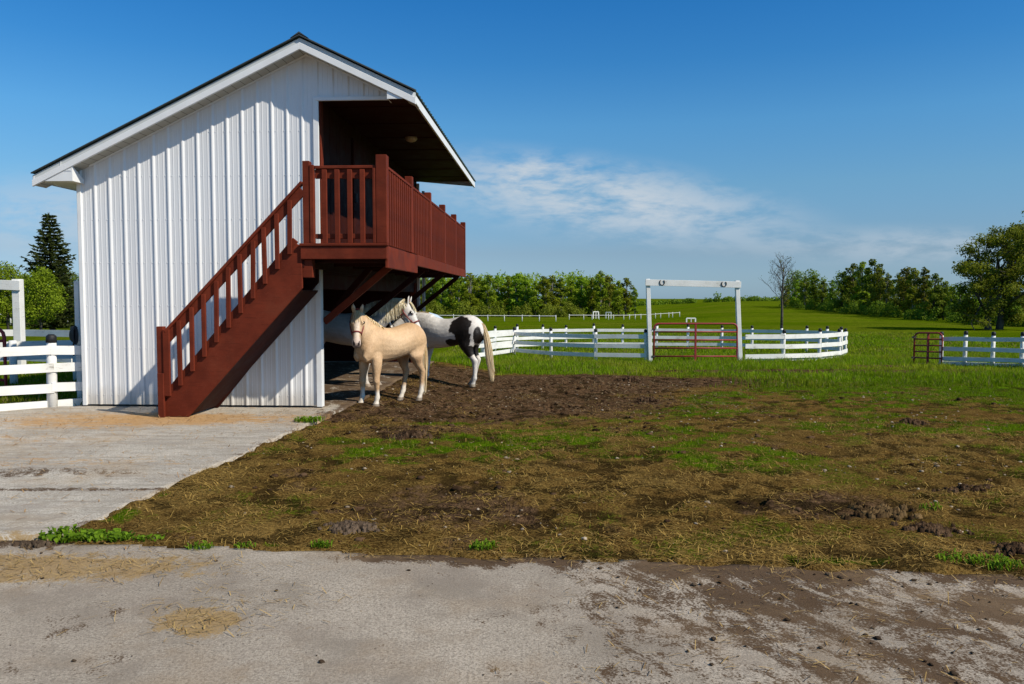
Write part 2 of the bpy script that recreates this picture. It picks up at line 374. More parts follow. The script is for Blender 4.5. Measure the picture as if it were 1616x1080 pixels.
def mk_coat():
    t = NT('horse_coat'); c = t.attr('tint', 'Color'); v = t.coord()
    n = t.noise(v, 7, 4, .6); f = t.noise(t.coord('Object', (60, 60, 22)), 2, 4, .7)
    c = t.mix(t.ramp(f, .3, .7, .0, .28), c, t.mix(1.0, c, (.55, .5, .45), 'MULTIPLY'))
    c = t.mix(t.ramp(n, .45, .7, .0, .25), c, t.mix(1.0, c, (.68, .62, .55), 'MULTIPLY'))
    M['horse_coat'] = t.done(t.bsdf(c, .5, .3, t.bump(t.math('ADD', n, t.math('MULTIPLY', f, .25)), .5, .045)))
mk_tint('grass_blade', .7, .35, .05); mk_tint('straw', .8, .1, .1); mk_tint('stone', .85); mk_tint('clod', 1.0, 0, .0)
def mk_leaf(name, c1, c2):
    t = NT(name); a = t.attr('tint', 'Fac'); oi = t.n('ShaderNodeObjectInfo').outputs['Random']
    c = t.mix(a, c1, c2)
    hs = t.n('ShaderNodeHueSaturation'); t.l(c, hs.inputs['Color'])
    t.l(t.math('ADD', .475, t.math('MULTIPLY', oi, .045)), hs.inputs['Hue']); t.l(t.math('ADD', .7, t.math('MULTIPLY', oi, .6)), hs.inputs['Value'])
    c = hs.outputs[0]
    sh = t.bsdf(c, .7, .08); tr = t.n('ShaderNodeBsdfTranslucent'); t.l(t.mix(1.0, c, (1.3, 1.3, .5), 'MULTIPLY'), tr.inputs[0])
    mx = t.n('ShaderNodeMixShader'); mx.inputs[0].default_value = .38; t.l(sh, mx.inputs[1]); t.l(tr.outputs[0], mx.inputs[2])
    M[name] = t.done(mx.outputs[0])
mk_leaf('leaf_spring', (.10, .150, .008), (.300, .380, .026))
mk_leaf('leaf_dark', (.062, .104, .007), (.185, .250, .022))
mk_leaf('leaf_olive', (.078, .105, .008), (.235, .260, .030))
mk_leaf('needle', (.020, .030, .008), (.075, .090, .024))
simple('bark', (.10, .085, .07), .9, .1, .4, 5, .5); simple('pale_bark', (.23, .215, .19), .85, .1, .35, 3, .3)
mk_coat(); mk_tint('horse_hair', .55, .1, .3)
simple('eye_dark', (.012, .008, .006), .1, .6, .1, 5); simple('halter_red', (.22, .045, .04), .6, .3, .2, 20); simple('halter_black', (.014, .014, .016), .5, .4, .2, 20)
simple('tent_cloth', (.55, .65, .74), .6, .3, .08, 2)
# ------------------------------------------------------------------ world and sun
SUN_EL, SUN_AZ = 41.0, 119.4          # azimuth clockwise from +Y
w = bpy.data.worlds.new('World'); scene.world = w; w.use_nodes = True
nt = w.node_tree; nt.nodes.clear(); N = nt.nodes.new; L = nt.links.new
def wmath(op, a, b=0.0):
    n = N('ShaderNodeMath'); n.operation = op
    for s_, v in zip(n.inputs, (a, b)):
        if hasattr(v, 'is_output'): L(v, s_)
        else: s_.default_value = v
    return n.outputs[0]
def wramp(f, a, b, c=0., d=1.):
    n = N('ShaderNodeMapRange'); n.interpolation_type = 'SMOOTHSTEP'; L(f, n.inputs['Value'])
    for k, v in zip(('From Min', 'From Max', 'To Min', 'To Max'), (a, b, c, d)): n.inputs[k].default_value = v
    return n.outputs['Result']
sky = N('ShaderNodeTexSky'); sky.sky_type = 'NISHITA'; sky.sun_disc = False
sky.sun_elevation = R(SUN_EL); sky.sun_rotation = R(SUN_AZ); sky.air_density = 1.0; sky.dust_density = .3; sky.ozone_density = 1.5
tc = N('ShaderNodeTexCoord'); sp = N('ShaderNodeSeparateXYZ'); L(tc.outputs['Generated'], sp.inputs[0])
yy = wmath('MAXIMUM', sp.outputs[1], .05)
u_ = wmath('DIVIDE', sp.outputs[0], yy); v_ = wmath('DIVIDE', sp.outputs[2], yy)
cv = N('ShaderNodeCombineXYZ'); L(wmath('MULTIPLY', u_, 2.4), cv.inputs[0]); L(wmath('MULTIPLY', v_, 7.5), cv.inputs[1])
def wnoise(scale, detail, rough, dist=0.):
    n = N('ShaderNodeTexNoise'); L(cv.outputs[0], n.inputs['Vector']); n.inputs['Scale'].default_value = scale; n.inputs['Detail'].default_value = detail
    n.inputs['Roughness'].default_value = rough; n.inputs['Distortion'].default_value = dist; return n.outputs['Fac']
def bank(uc, vc, ru, rv, tilt=0.):
    du = wmath('DIVIDE', wmath('SUBTRACT', u_, uc), ru)
    dv = wmath('DIVIDE', wmath('SUBTRACT', wmath('SUBTRACT', v_, vc), wmath('MULTIPLY', wmath('SUBTRACT', u_, uc), tilt)), rv)
    return wramp(wmath('SQRT', wmath('ADD', wmath('MULTIPLY', du, du), wmath('MULTIPLY', dv, dv))), .1, 1.1, 1, 0)
n1 = wnoise(3.2, 10, .62, .4); n2 = wnoise(11, 8, .6, .2)
bk = wmath('ADD', bank(.11, .122, .31, .062, -.13), wmath('MULTIPLY', bank(.04, .155, .07, .03), .55))
bk = wmath('ADD', bk, wmath('MULTIPLY', bank(.50, .065, .26, .03), .5)); bk = wmath('ADD', bk, wmath('MULTIPLY', bank(-.55, .10, .25, .07), .55))
dens = wmath('MULTIPLY', wmath('MINIMUM', bk, 1.0), wramp(wmath('ADD', wmath('MULTIPLY', n1, .7), wmath('MULTIPLY', n2, .4)), .40, .66))
dens = wmath('MULTIPLY', dens, 1.0)
# the clear deep blue of a dry spring noon: the sky's colour balanced by elevation
cr = N('ShaderNodeValToRGB'); L(wmath('MAXIMUM', sp.outputs[2], 0.0), cr.inputs[0]); K = 1.4
stops = [(.0, (.45, .72, 1.27)), (.055, (.48, .64, .93)), (.133, (.50, .82, 1.04)), (.207, (.41, .90, 1.21)), (.277, (.24, .80, 1.24)), (.34, (.165, .75, 1.27)), (.62, (.40, .85, 1.12))]
while len(cr.color_ramp.elements) < len(stops): cr.color_ramp.elements.new(.5)
for e, (p_, c_) in zip(cr.color_ramp.elements, stops): e.position = p_; e.color = (*[q / K for q in c_], 1)
sc_ = N('ShaderNodeVectorMath'); sc_.operation = 'SCALE'; L(sky.outputs[0], sc_.inputs[0]); sc_.inputs['Scale'].default_value = K
dk = N('ShaderNodeMix'); dk.data_type = 'RGBA'; dk.blend_type = 'MULTIPLY'; dk.inputs[0].default_value = 1; L(sc_.outputs[0], dk.inputs[6]); L(cr.outputs[0], dk.inputs[7])
mx = N('ShaderNodeMix'); mx.data_type = 'RGBA'; L(dens, mx.inputs[0]); L(dk.outputs[2], mx.inputs[6]); mx.inputs[7].default_value = (5.3, 6.1, 6.9, 1)
bg = N('ShaderNodeBackground'); L(mx.outputs[2], bg.inputs['Color']); bg.inputs['Strength'].default_value = .10
wo = N('ShaderNodeOutputWorld'); L(bg.outputs[0], wo.inputs['Surface'])
sl = bpy.data.lights.new('sun', 'SUN'); sl.energy = 5.0; sl.angle = R(.53); sl.color = (1, .92, .78)
so = bpy.data.objects.new('sun', sl); COL.objects.link(so); so.location = (10, -8, 20)
az, el = R(SUN_AZ), R(SUN_EL)
so.rotation_euler = Vector((math.sin(az) * math.cos(el), math.cos(az) * math.cos(el), math.sin(el))).to_track_quat('Z', 'Y').to_euler()
scene.view_settings.view_transform = 'Standard'; scene.view_settings.look = 'None'; scene.view_settings.exposure = 0

# ------------------------------------------------------------------ ground: one sheet to the horizon
def axis(lo, hi, step, far_lo, far_hi, grow=1.09):
    a = list(np.arange(lo, hi + 1e-6, step)); s = step
    while a[-1] < far_hi: s *= grow; a.append(a[-1] + s)
    s = step; pre = []
    x = lo
    while x > far_lo: s *= grow; x -= s; pre.append(x)
    return np.array(pre[::-1] + a)
gx = axis(-4.2, 8.2, .034, -1500, 1500, 1.05); gy = axis(4.3, 15.5, .034, -60, 2200, 1.028)
GX, GY = np.meshgrid(gx, gy)
X, Y = GX.ravel(), GY.ravel()
Zg = zt(X, Y)
ci = conc_in(X, Y); wob = .05 * (fbm(X, Y, .3, 3, 44) - .5)
Zg = Zg - .10 * sstep(.0, .13, ci + wob)
nx, ny = len(gx), len(gy)
ii = (np.arange(ny - 1)[:, None] * nx + np.arange(nx - 1)[None, :]).ravel()
Fg = np.stack([ii, ii + 1, ii + nx + 1, ii + nx], 1)
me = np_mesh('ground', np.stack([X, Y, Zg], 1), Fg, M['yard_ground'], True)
def fattr(me, name, a):
    q = me.attributes.new(name, 'FLOAT', 'POINT'); q.data.foreach_set('value', np.asarray(a, np.float32))
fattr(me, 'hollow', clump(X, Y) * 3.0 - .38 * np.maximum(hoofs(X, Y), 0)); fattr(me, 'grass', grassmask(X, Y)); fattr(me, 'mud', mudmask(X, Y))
def strawmask(X, Y):
    s = .40 + .75 * (fbm(X, Y, 1.1, 4, 51) - .5) - .3 * sstep(9, 13, Y) + .25 * (1 - sstep(.0, .9, np.abs(conc_in(X, Y) + .3)))
    return np.clip(s * (1 - sstep(17, 22, Y)), 0, 1)
fattr(me, 'straw', strawmask(X, Y)); fattr(me, 'far', sstep(22, 40, Y))
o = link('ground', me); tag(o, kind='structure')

# ------------------------------------------------------------------ concrete
def conc_sheet(name, xs, ys, inside, top, mat, masks):
    GX, GY = np.meshgrid(xs, ys); X, Y = GX.ravel(), GY.ravel(); nx, ny = len(xs), len(ys)
    keep = inside(X, Y)
    Z = top + .008 * (fbm(X, Y, 1.3, 3, 61) - .5)
    ii = (np.arange(ny - 1)[:, None] * nx + np.arange(nx - 1)[None, :]).ravel()
    Fq = np.stack([ii, ii + 1, ii + nx + 1, ii + nx], 1); Fq = Fq[keep[Fq].all(1)]
    used = np.unique(Fq); rm = -np.ones(len(X), int); rm[used] = np.arange(len(used)); Fq = rm[Fq]
    V = np.stack([X, Y, Z], 1)[used]; n = len(V)
    # skirts down the open edges
    e = np.concatenate([Fq[:, [0, 1]], Fq[:, [1, 2]], Fq[:, [2, 3]], Fq[:, [3, 0]]]); key = np.sort(e, 1); kk = key[:, 0] * n + key[:, 1]
    _, inv, cnt = np.unique(kk, return_inverse=True, return_counts=True); b = e[cnt[inv] == 1]
    V2 = V.copy(); V2[:, 2] -= .16
    Fs = np.stack([b[:, 1], b[:, 0], b[:, 0] + n, b[:, 1] + n], 1)
    me = np_mesh(name, np.concatenate([V, V2]), np.concatenate([Fq, Fs]), mat, False)
    Vx, Vy = np.tile(V[:, 0], 2), np.tile(V[:, 1], 2)
    for k, f in masks.items(): fattr(me, k, np.clip(f(Vx, Vy), 0, 1))
    return tag(link(name, me), kind='structure')
def d_dirt(X, Y):
    return .10 + .14 * sstep(.5, .7, fbm(X, Y, .6, 4, 77)) + .49 * sstep(-.5, .9, X + .5 * (Y - 4.2) * 0 + .9 * (fbm(X, Y, 1.0, 3, 71) - .5)) * (.45 + .7 * fbm(X, Y, .8, 4, 72)) + 1.0 * (1 - sstep(.0, .30, drive_edge(X) - Y)) * sstep(.35, .65, fbm(X, Y, .4, 4, 73)) + .15 * sstep(.6, .7, fbm(X, Y, .35, 3, 74))
def d_straw(X, Y):
    return .95 * ell(X, Y, -3.3, 4.85, 1.45, .28, .5) + .9 * ell(X, Y, -1.62, 4.02, .20, .16, .7) + .25 * ell(X, Y, -1.5, 4.2, .5, .35, .6) + .55 * (1 - sstep(0, .16, drive_edge(X) - Y)) * sstep(.4, .6, fbm(X, Y, .5, 3, 75))
conc_sheet('driveway', np.arange(-16, 14.01, .06), np.arange(.5, 5.9, .045), lambda X, Y: (Y < drive_edge(X) + .0) , .0, M['driveway_concrete'],
           dict(dirt=d_dirt, straw=d_straw, rust=lambda X, Y: X * 0))
def ap_in(X, Y):
    return (conc_in(X, Y) > 0) & (Y > drive_edge(X) + .03)
def a_dirt(X, Y):
    bx, by = to_local(X, Y)
    return .05 + .7 * sstep(-.1, .6, by) + .3 * ell(X, Y, -2.9, 11.6, .7, .6, .6) + .5 * 1.4 * (1 - sstep(0, .25, conc_in(X, Y))) * fbm(X, Y, .4, 4, 76) + .5 * ell(X, Y, -4.6, 7.55, 1.2, .22, .8) + .6 * ell(X, Y, -3.9, 6.85, 1.1, .06, .6)
def a_rust(X, Y):
    return .16 * sstep(5.5, 8., Y) + .62 * ell(X, Y, -5.6, 10.8, 1.6, .8, .6) + .5 * ell(X, Y, -3.7, 10.9, 1.5, .5, .6) + .35 * ell(X, Y, -6.5, 9.3, 2, .4, .6) + .25 * ell(X, Y, -4.6, 6.5, 1., .3, .6) + .3 * ell(X, Y, -4.8, 8.0, 1.6, .3, .6)
conc_sheet('concrete_apron', np.arange(-10.4, -1.4, .05), np.concatenate([np.arange(5.0, 12.4, .05), np.arange(12.4, 21.4, .1)]), ap_in, .004, M['apron_concrete'],
           dict(dirt=a_dirt, straw=lambda X, Y: .8 * ell(X, Y, -4.2, 5.35, 1.4, .3, .6) + .35 * ell(X, Y, -4.7, 11.0, 2.2, .5, .7), rust=a_rust))

# ------------------------------------------------------------------ grass, straw, stones (nobody could count them)
def blades(n, xr, yr, dens, hgt, wid, tintf, name, cap=None):
    X = RNG.uniform(*xr, n); Y = RNG.uniform(*yr, n)
    k = RNG.random(n) < dens(X, Y); X, Y = X[k], Y[k]; n = len(X)
    h = hgt(X, Y, n); wd = wid(X, Y, n); a = RNG.uniform(0, 2 * np.pi, n); b = RNG.uniform(0, 2 * np.pi, n); ln = RNG.uniform(.1, .75, n) * h
    Z = zt(X, Y) - .012
    p0 = np.stack([X - np.cos(a) * wd, Y - np.sin(a) * wd, Z], 1); p1 = np.stack([X + np.cos(a) * wd, Y + np.sin(a) * wd, Z], 1)
    m = np.stack([X + np.cos(b) * ln * .35, Y + np.sin(b) * ln * .35, Z + h * .6], 1)
    m0 = m - np.stack([np.cos(a) * wd, np.sin(a) * wd, 0 * wd], 1) * .7; m1 = m + np.stack([np.cos(a) * wd, np.sin(a) * wd, 0 * wd], 1) * .7
    tp = np.stack([X + np.cos(b) * ln, Y + np.sin(b) * ln, Z + h * .95], 1)
    V = np.stack([p0, p1, m1, m0, tp, tp], 1).reshape(-1, 3); i = np.arange(n)[:, None] * 6
    Fc = np.concatenate([i + np.array([[0, 1, 2, 3]]), i + np.array([[3, 2, 4, 5]])])
    Fc = np.concatenate([i + [0, 1, 2], i + [0, 2, 3], i + [3, 2, 4]])
    c = np.repeat(tintf(X, Y, n), 6, 0)
    return V, Fc, c
def gt(X, Y, n):
    r = RNG.random((n, 1)); s = fbm(X, Y, 1.5, 3, 81)[:, None]
    c = np.array([.066, .118, .002]) * (1 - r) + np.array([.165, .240, .008]) * r
    dry = (RNG.random((n, 1)) < .10)
    yl = sstep(.5, .68, fbm(X, Y, 2.2, 4, 84))[:, None]; c = c * (1 - .6 * yl) + np.array([.22, .235, .02]) * .6 * yl * (.5 + .6 * r)
    ol = (1 - sstep(12.5, 17, Y))[:, None] * .42; c = c * (1 - ol) + np.array([.135, .150, .010]) * (.45 + .9 * r) * ol
    c = c * (1 + .45 * sstep(17, 20, Y))[:, None]
    c = np.where(dry, np.array([[.25, .19, .09]]) * (.6 + .6 * r), c)
    return c * (.7 + .6 * s)
near_h = lambda X, Y, n: (.012 + .04 * RNG.random(n)) * (1 + 1.6 * sstep(16, 21, Y)) * (.6 + .8 * grassmask(X, Y))
parts_ = [
    blades(260000, (-4, 10), (4.9, 18), lambda X, Y: np.clip(grassmask(X, Y) * 1.15 - .24, 0, 1) * .9 * (conc_in(X, Y) < .02), near_h, lambda X, Y, n: .0022 + .0025 * RNG.random(n), gt, 'n'),
    blades(230000, (-3, 21), (16.5, 33), lambda X, Y: np.clip(grassmask(X, Y) * 1.25 - .2, 0, 1) * (np.abs(X / Y) < .7), lambda X, Y, n: (.04 + .10 * RNG.random(n)) * (.35 + 1.3 * sstep(.3, .7, fbm(X, Y, .6, 3, 83)) + .5 * sstep(25.5, 28, Y)), lambda X, Y, n: .004 + .005 * RNG.random(n), gt, 'm'),
    blades(70000, (-3, 30), (33, 60), lambda X, Y: np.full_like(X, 1.) * (np.abs(X / Y) < .7), lambda X, Y, n: .06 + .10 * RNG.random(n), lambda X, Y, n: .012 + .01 * RNG.random(n), gt, 'f'),
    blades(60000, (-14, -6.4), (12.3, 24), lambda X, Y: np.full_like(X, 1.), lambda X, Y, n: .05 + .10 * RNG.random(n), lambda X, Y, n: .005 + .005 * RNG.random(n), gt, 'l')]
off = 0; Vs = []; Fs = []; Cs = []
for V, Fc, c in parts_: Vs.append(V); Fs.append(Fc + off); Cs.append(c); off += len(V)
tag(link('grass', np_mesh('grass', np.concatenate(Vs), np.concatenate(Fs), M['grass_blade'], False, np.concatenate(Cs))), 'short green pasture grass growing around the yard and the pen', 'grass', kind='stuff')
# straw and hay stems lying on soil and concrete
def strand_set(n, xr, yr, dens, lo, hi, wd, cols, zoff=.006, yfar=None):
    X = RNG.uniform(*xr, n); Y = RNG.uniform(*yr, n); k = RNG.random(n) < dens(X, Y); X, Y = X[k], Y[k]; n = len(X)
    ln = RNG.uniform(lo, hi, n); a = RNG.normal(0, 1.1, n); c = conc_in(X, Y)
    Z = np.where(c > .02, .006, zt(X, Y) + .004) + zoff * RNG.random(n)
    d = np.stack([np.cos(a) * ln / 2, np.sin(a) * ln / 2, RNG.normal(0, .10, n) * ln], 1); s = np.stack([-np.sin(a), np.cos(a), 0 * a], 1) * wd * (.6 + .8 * RNG.random(n))[:, None]
    P = np.stack([X, Y, Z + np.abs(d[:, 2]) * .6], 1); up = np.array([[0, 0, 1.]]) * wd
    bend = np.stack([0 * a, 0 * a, .15 * ln * RNG.random(n)], 1)
    V = np.stack([P - d - s, P - d + s, P + s + bend * .3 , P - s + bend * .3, P + d + s, P + d - s], 1).reshape(-1, 3)
    i = np.arange(n)[:, None] * 6; Fc = np.concatenate([i + [0, 1, 2, 3], i + [3, 2, 4, 5]])
    t = RNG.random((n, 1)); col = np.array(cols[0]) * (1 - t) + np.array(cols[1]) * t
    return V, Fc, np.repeat(col, 6, 0)
ps = [strand_set(520000, (-4, 9), (4.8, 17), lambda X, Y: np.clip(strawmask(X, Y) - .06, 0, 1) * (conc_in(X, Y) < 0) * (.25 + .75 * sstep(.42, .62, fbm(X, Y, .5, 3, 91))), .012, .085, .0019, ((.085, .045, .009), (.48, .31, .080))),
      strand_set(52000, (-5.5, 6), (2.6, 5.4), lambda X, Y: (conc_in(X, Y) > 0) * np.clip(d_straw(X, Y) + .30 * np.clip(d_dirt(X, Y) - .22, 0, 1), 0, 1) * .75, .012, .08, .0016, ((.16, .09, .03), (.56, .38, .14))),
      strand_set(9000, (-9, -2.3), (5.0, 12), lambda X, Y: (conc_in(X, Y) > 0) * (.06 + .9 * a_rust(X, Y)), .02, .10, .003, ((.28, .14, .05), (.56, .36, .16))),
      strand_set(5000, (-2.6, 4), (12, 20), lambda X, Y: (conc_in(X, Y) < 0) * .5, .03, .12, .004, ((.13, .09, .05), (.36, .27, .15)))]
off = 0; Vs = []; Fs = []; Cs = []
for V, Fc, c in ps: Vs.append(V); Fs.append(Fc + off); Cs.append(c); off += len(V)
tag(link('straw', np_mesh('straw', np.concatenate(Vs), np.concatenate(Fs), M['straw'], False, np.concatenate(Cs))), 'loose dry straw and hay stems strewn over soil and concrete', 'straw', kind='stuff')
_ICO = None
def ico():
    global _ICO
    if _ICO is None:
        bm = bmesh.new(); bmesh.ops.create_icosphere(bm, subdivisions=2, radius=1); _ICO = (np.array([v.co[:] for v in bm.verts]), np.array([[v.index for v in f.verts] for f in bm.faces])); bm.free()
    return _ICO
def lumps(name, label, cat, n, xr, yr, dens, r0, r1, c0, c1, mat, flat=.6, sink=.3):
    X = RNG.uniform(*xr, n); Y = RNG.uniform(*yr, n); k = RNG.random(n) < dens(X, Y); X, Y = X[k], Y[k]; n = len(X)
    v, f = ico(); r = r0 + (r1 - r0) * RNG.random(n) ** 3
    base = np.where(conc_in(X, Y) > .05, .004, zt(X, Y))
    V = v[None] * (1 + .22 * RNG.normal(0, 1, (n, len(v), 1))) * r[:, None, None] * np.stack([.8 + .5 * RNG.random(n), .8 + .5 * RNG.random(n), np.full(n, flat)], 1)[:, None, :]
    V = V + np.stack([X, Y, base + r * flat * sink], 1)[:, None, :]
    Fc = (f[None] + (np.arange(n) * len(v))[:, None, None]).reshape(-1, 3)
    t = RNG.random((n, 1)); c = np.repeat(np.array(c0) * (1 - t) + np.array(c1) * t, len(v), 0)
    return tag(link(name, np_mesh(name, V.reshape(-1, 3), Fc, M[mat], False, c)), label, cat, kind='stuff')
lumps('pebbles', 'small pale stones scattered over the trampled yard', 'stones', 8000, (-3, 9), (5.1, 18), lambda X, Y: (conc_in(X, Y) < -.05) * (.06 + .25 * sstep(.5, .65, fbm(X, Y, 1.2, 3, 95))), .004, .021, (.14, .10, .06), (.42, .34, .25), 'stone')
lumps('dirt_clods', 'dark clods of churned mud and dung on the yard', 'dirt', 9000, (-3, 10), (5.1, 19), lambda X, Y: (conc_in(X, Y) < -.03) * np.clip(mudmask(X, Y) * .75 + .035, 0, 1), .006, .042, (.016, .009, .005), (.115, .068, .038), 'clod', .5)
lumps('dirt_crumbs', 'brown crumbs of soil lying on the concrete', 'dirt', 2600, (-5, 5), (2.6, 5.2), lambda X, Y: (conc_in(X, Y) > .03) * np.clip(.05 + .7 * np.clip(d_dirt(X, Y) - .2, 0, 1), 0, 1), .003, .016, (.03, .02, .014), (.12, .085, .055), 'clod', .5)
# ------------------------------------------------------------------ barn
barn = empty('barn', (ORG[0], ORG[1], 0), -YAW)
tag(barn, 'white ribbed steel barn with dark red outside staircase and balcony above the horses', 'barn')
RB, RZ, SL = -.16, 5.44, .478          # ridge position, height, slope
roofz = lambda b: RZ - SL * abs(b - RB)
OH = .30
EL, ER = -4.20, 1.515
FL = 2.385                              # balcony floor height
HDR = 4.60
# ribbed steel front
def ribbed(b0, b1, first):
    pts = []; pitch = .2286; k = math.floor((b0 - first) / pitch)
    prof = [(-.017, 0), (-.012, .018), (.006, .018), (.030, 0), (.066, 0), (.071, .0028), (.081, .0028), (.086, 0), (.140, 0), (.145, .0028), (.155, .0028), (.160, 0)]
    out = [(b0, 0.)]
    while first + k * pitch < b1 + pitch:
        for dx, h in prof:
            x = first + k * pitch + dx
            if b0 < x < b1: out.append((x, h))
        k += 1
    out.append((b1, 0.)); return out
mb = MB()
def strip(pr, zlo, zhi, y=0.0):
    vs = []; 
    for x, h in pr: vs += [(x, y - h, zlo(x)), (x, y - h, zhi(x))]
    mb.add(vs, [(2 * i, 2 * i + 2, 2 * i + 3, 2 * i + 1) for i in range(len(pr) - 1)])
ztop = lambda b: roofz(b) - .165
strip(ribbed(-BW + .03, RB, -.01), lambda b: .035, ztop); strip(ribbed(RB, -.06, -.01), lambda b: .035, ztop)
strip(ribbed(-.06, 1.14, -.01), lambda b: HDR + .03, ztop)
# screws beside the ribs
for k in range(0, 17):
    for dx in (-.05, .05):
        b = -.01 - k * .2286 + dx
        if b < -BW + .05 or b > -.08: continue
        for zz in (.18, .9, 1.55, 2.2, 2.85, 3.5, 4.15, 4.7):
            if zz < ztop(b) - .05: mb.box(b - .006, b + .006, -.006, 0, zz - .006, zz + .006)
fw = mb.build('front_wall', M['white_steel'], barn)
mb = MB(); mb.box(-.07, .012, -.03, -.0, .02, HDR + .03); mb.box(-.004, .014, -.028, .09, .02, FL - .25); mb.build('corner_trim', M['white_trim'], barn, bevel=.004)
mb = MB(); mb.box(-BW - .012, -BW + .05, -.03, 0, .02, ztop(-BW)); mb.box(-BW - .014, -BW - .002, -.03, .08, .02, ztop(-BW) - .06)
mb.build('corner_trim', M['white_trim'], barn, bevel=.004)
MB().box(-.02, 1.09, -.04, .0, HDR - .02, HDR + .035).build('opening_trim', M['white_trim'], barn, bevel=.003)
mb = MB(); mb.box(-BW - .0, -BW + .04, 0.002, BL, .02, ztop(-BW) + .02); mb.build('side_wall', M['white_steel'], barn)
mb = MB()
zb = lambda b: roofz(b) - .1
mb.prism([(-BW + .045, .02), (-.0, .02), (0, zb(0)), (RB, zb(RB)), (-BW + .045, zb(-BW))], 'y', BL - .06, BL); mb.build('back_wall', M['shaded_red_wood'], barn)
MB().box(.0, .07, BL - .04, BL + .03, .02, FL + 2.2).build('corner_trim', M['white_trim'], barn, bevel=.004)
# downspout at the far corner
MB().tube([(.16, BL + .06, .1), (.16, BL + .06, 4.4)], .04, 8).build('downspout', M['galvanized'], barn, True)
# upper storey side wall in dark red boards, with a door
mb = MB()
y = .06
while y < BL - .1:
    y1 = min(y + .195, BL - .06); mb.box(-.05, -.008 - .004 * random.random(), y, y1 - .008, FL - .3, ztop(0) + .1); y = y1
mb.box(-.06, -.02, .04, BL - .07, FL - .3, ztop(0) + .08)
mb.build('upper_side_wall', M['shaded_red_wood'], barn)
d = MB().box(-.006, .03, 2.0, 2.9, FL + .02, FL + 2.05).build('door', M['shaded_red_wood'], barn, bevel=.006)
MB().box(.03, .06, 2.06, 2.10, FL + .95, FL + 1.1).build('handle', M['iron'], d)
MB().box(-.02, .03, .03, .16, FL + .05, HDR).build('door_post', M['red_wood'], barn, bevel=.006)
# lower storey: open to the horses; loft floor over it
MB().box(-BW + .05, -.0, .05, BL - .07, FL - .34, FL - .305).build('loft_floor', M['shaded_red_wood'], barn)
mb = MB().beam((-.10, .06, FL - .46), (-.10, BL - .07, FL - .46), .12, .24); mb.build('header_beam', M['shaded_red_wood'], barn, bevel=.008)
mb = MB(); mb.box(-BW + .05, -.04, .03, .05, .03, FL - .3); mb.build('inner_wall', M['shaded_red_wood'], barn)
MB().box(-.14, -.01, BL - .22, BL - .062, .0, FL - .3).build('corner_post', M['red_wood'], barn, bevel=.008)
# roof
simple('shaded_rake_paint', (.58, .60, .58), .5, .3, .05, 3)  # white trim with the shade of the roof edge put into its colour
Y0, Y1 = -OH - .042, BL + .1
mb = MB()
def slope(b_e, n):
    s = 1 if b_e > RB else -1
    up = Vector((SL * s, 0, 1)).normalized()
    # corrugated sheet, ribs run down the slope
    ys = []; yy_ = Y0
    while yy_ < Y1:
        for dx, h in ((0, 0), (.03, .014), (.055, .014), (.085, 0)): ys.append((min(yy_ + dx, Y1), h))
        yy_ += .2286 if s < 0 else .19
    ys.append((Y1, 0)); vs = []
    for y_, h in ys:
        for b in (RB, b_e): vs.append(Vector((b, y_, roofz(b))) + up * h)
        for b in (RB, b_e): vs.append(Vector((b, y_, roofz(b))) - up * .012)
    m = len(ys); fs = []
    for i in range(m - 1):
        a, c = 4 * i, 4 * i + 4
        fs += [(a, a + 1, c + 1, c), (a + 2, c + 2, c + 3, a + 3), (a + 1, a + 3, c + 3, c + 1), (a, c, c + 2, a + 2)]
    fs += [(0, 2, 3, 1), (4 * m - 4, 4 * m - 3, 4 * m - 1, 4 * m - 2)]
    mb.add(vs, fs)
slope(EL, 1); slope(ER, 1)
roof = mb.build('roof', M['roof_steel'], barn)
mb = MB(); 
mb.prism([(RB - .13, roofz(RB - .13) + .018), (RB, RZ + .045), (RB + .13, roofz(RB + .13) + .018), (RB, RZ + .02)], 'y', Y0 - .012, Y1 + .01); mb.build('ridge_cap', M['roof_edge'], roof)
def rake(b0, b1, hi, lo, ya, yb, mat, nm):
    mb = MB(); mb.prism([(b0, roofz(b0) - hi), (b1, roofz(b1) - hi), (b1, roofz(b1) - lo), (b0, roofz(b0) - lo)], 'y', ya, yb); return mb.build(nm, mat, roof, bevel=.003)
for b0, b1 in ((EL, RB), (RB, ER)):
    rake(b0 - (0.0 if b0 < -1 else 0), b1, -.004, .016, Y0 - .020, Y0 - .002, M['roof_edge'], 'rake_flashing')
    rake(b0, b1, .034, .100, -OH - .018, -OH + .004, M['shaded_rake_paint'], 'rake_trim')
    rake(b0, b1, .102, .198, -OH - .036, -OH + .006, M['white_trim'], 'rake_fascia')
    # soffit between fascia and wall
    mb = MB(); mb.prism([(b0, roofz(b0) - .18), (b1, roofz(b1) - .18), (b1, roofz(b1) - .165), (b0, roofz(b0) - .165)], 'y', -OH + .008, -.002)
    mb.build('soffit', M['vented_soffit'], roof)
    mb = MB(); mb.prism([(b0 + (.7 if b0 < -1 else 0), roofz(b0 + (.7 if b0 < -1 else 0)) - .205), (b1 - (.36 if b1 > 0 else 0), roofz(b1 - (.36 if b1 > 0 else 0)) - .205), (b1 - (.36 if b1 > 0 else 0), roofz(b1 - (.36 if b1 > 0 else 0)) - .182), (b0 + (.7 if b0 < -1 else 0), roofz(b0 + (.7 if b0 < -1 else 0)) - .182)], 'y', -.040, -.024)
    mb.build('soffit_trim', M['white_trim'], roof)
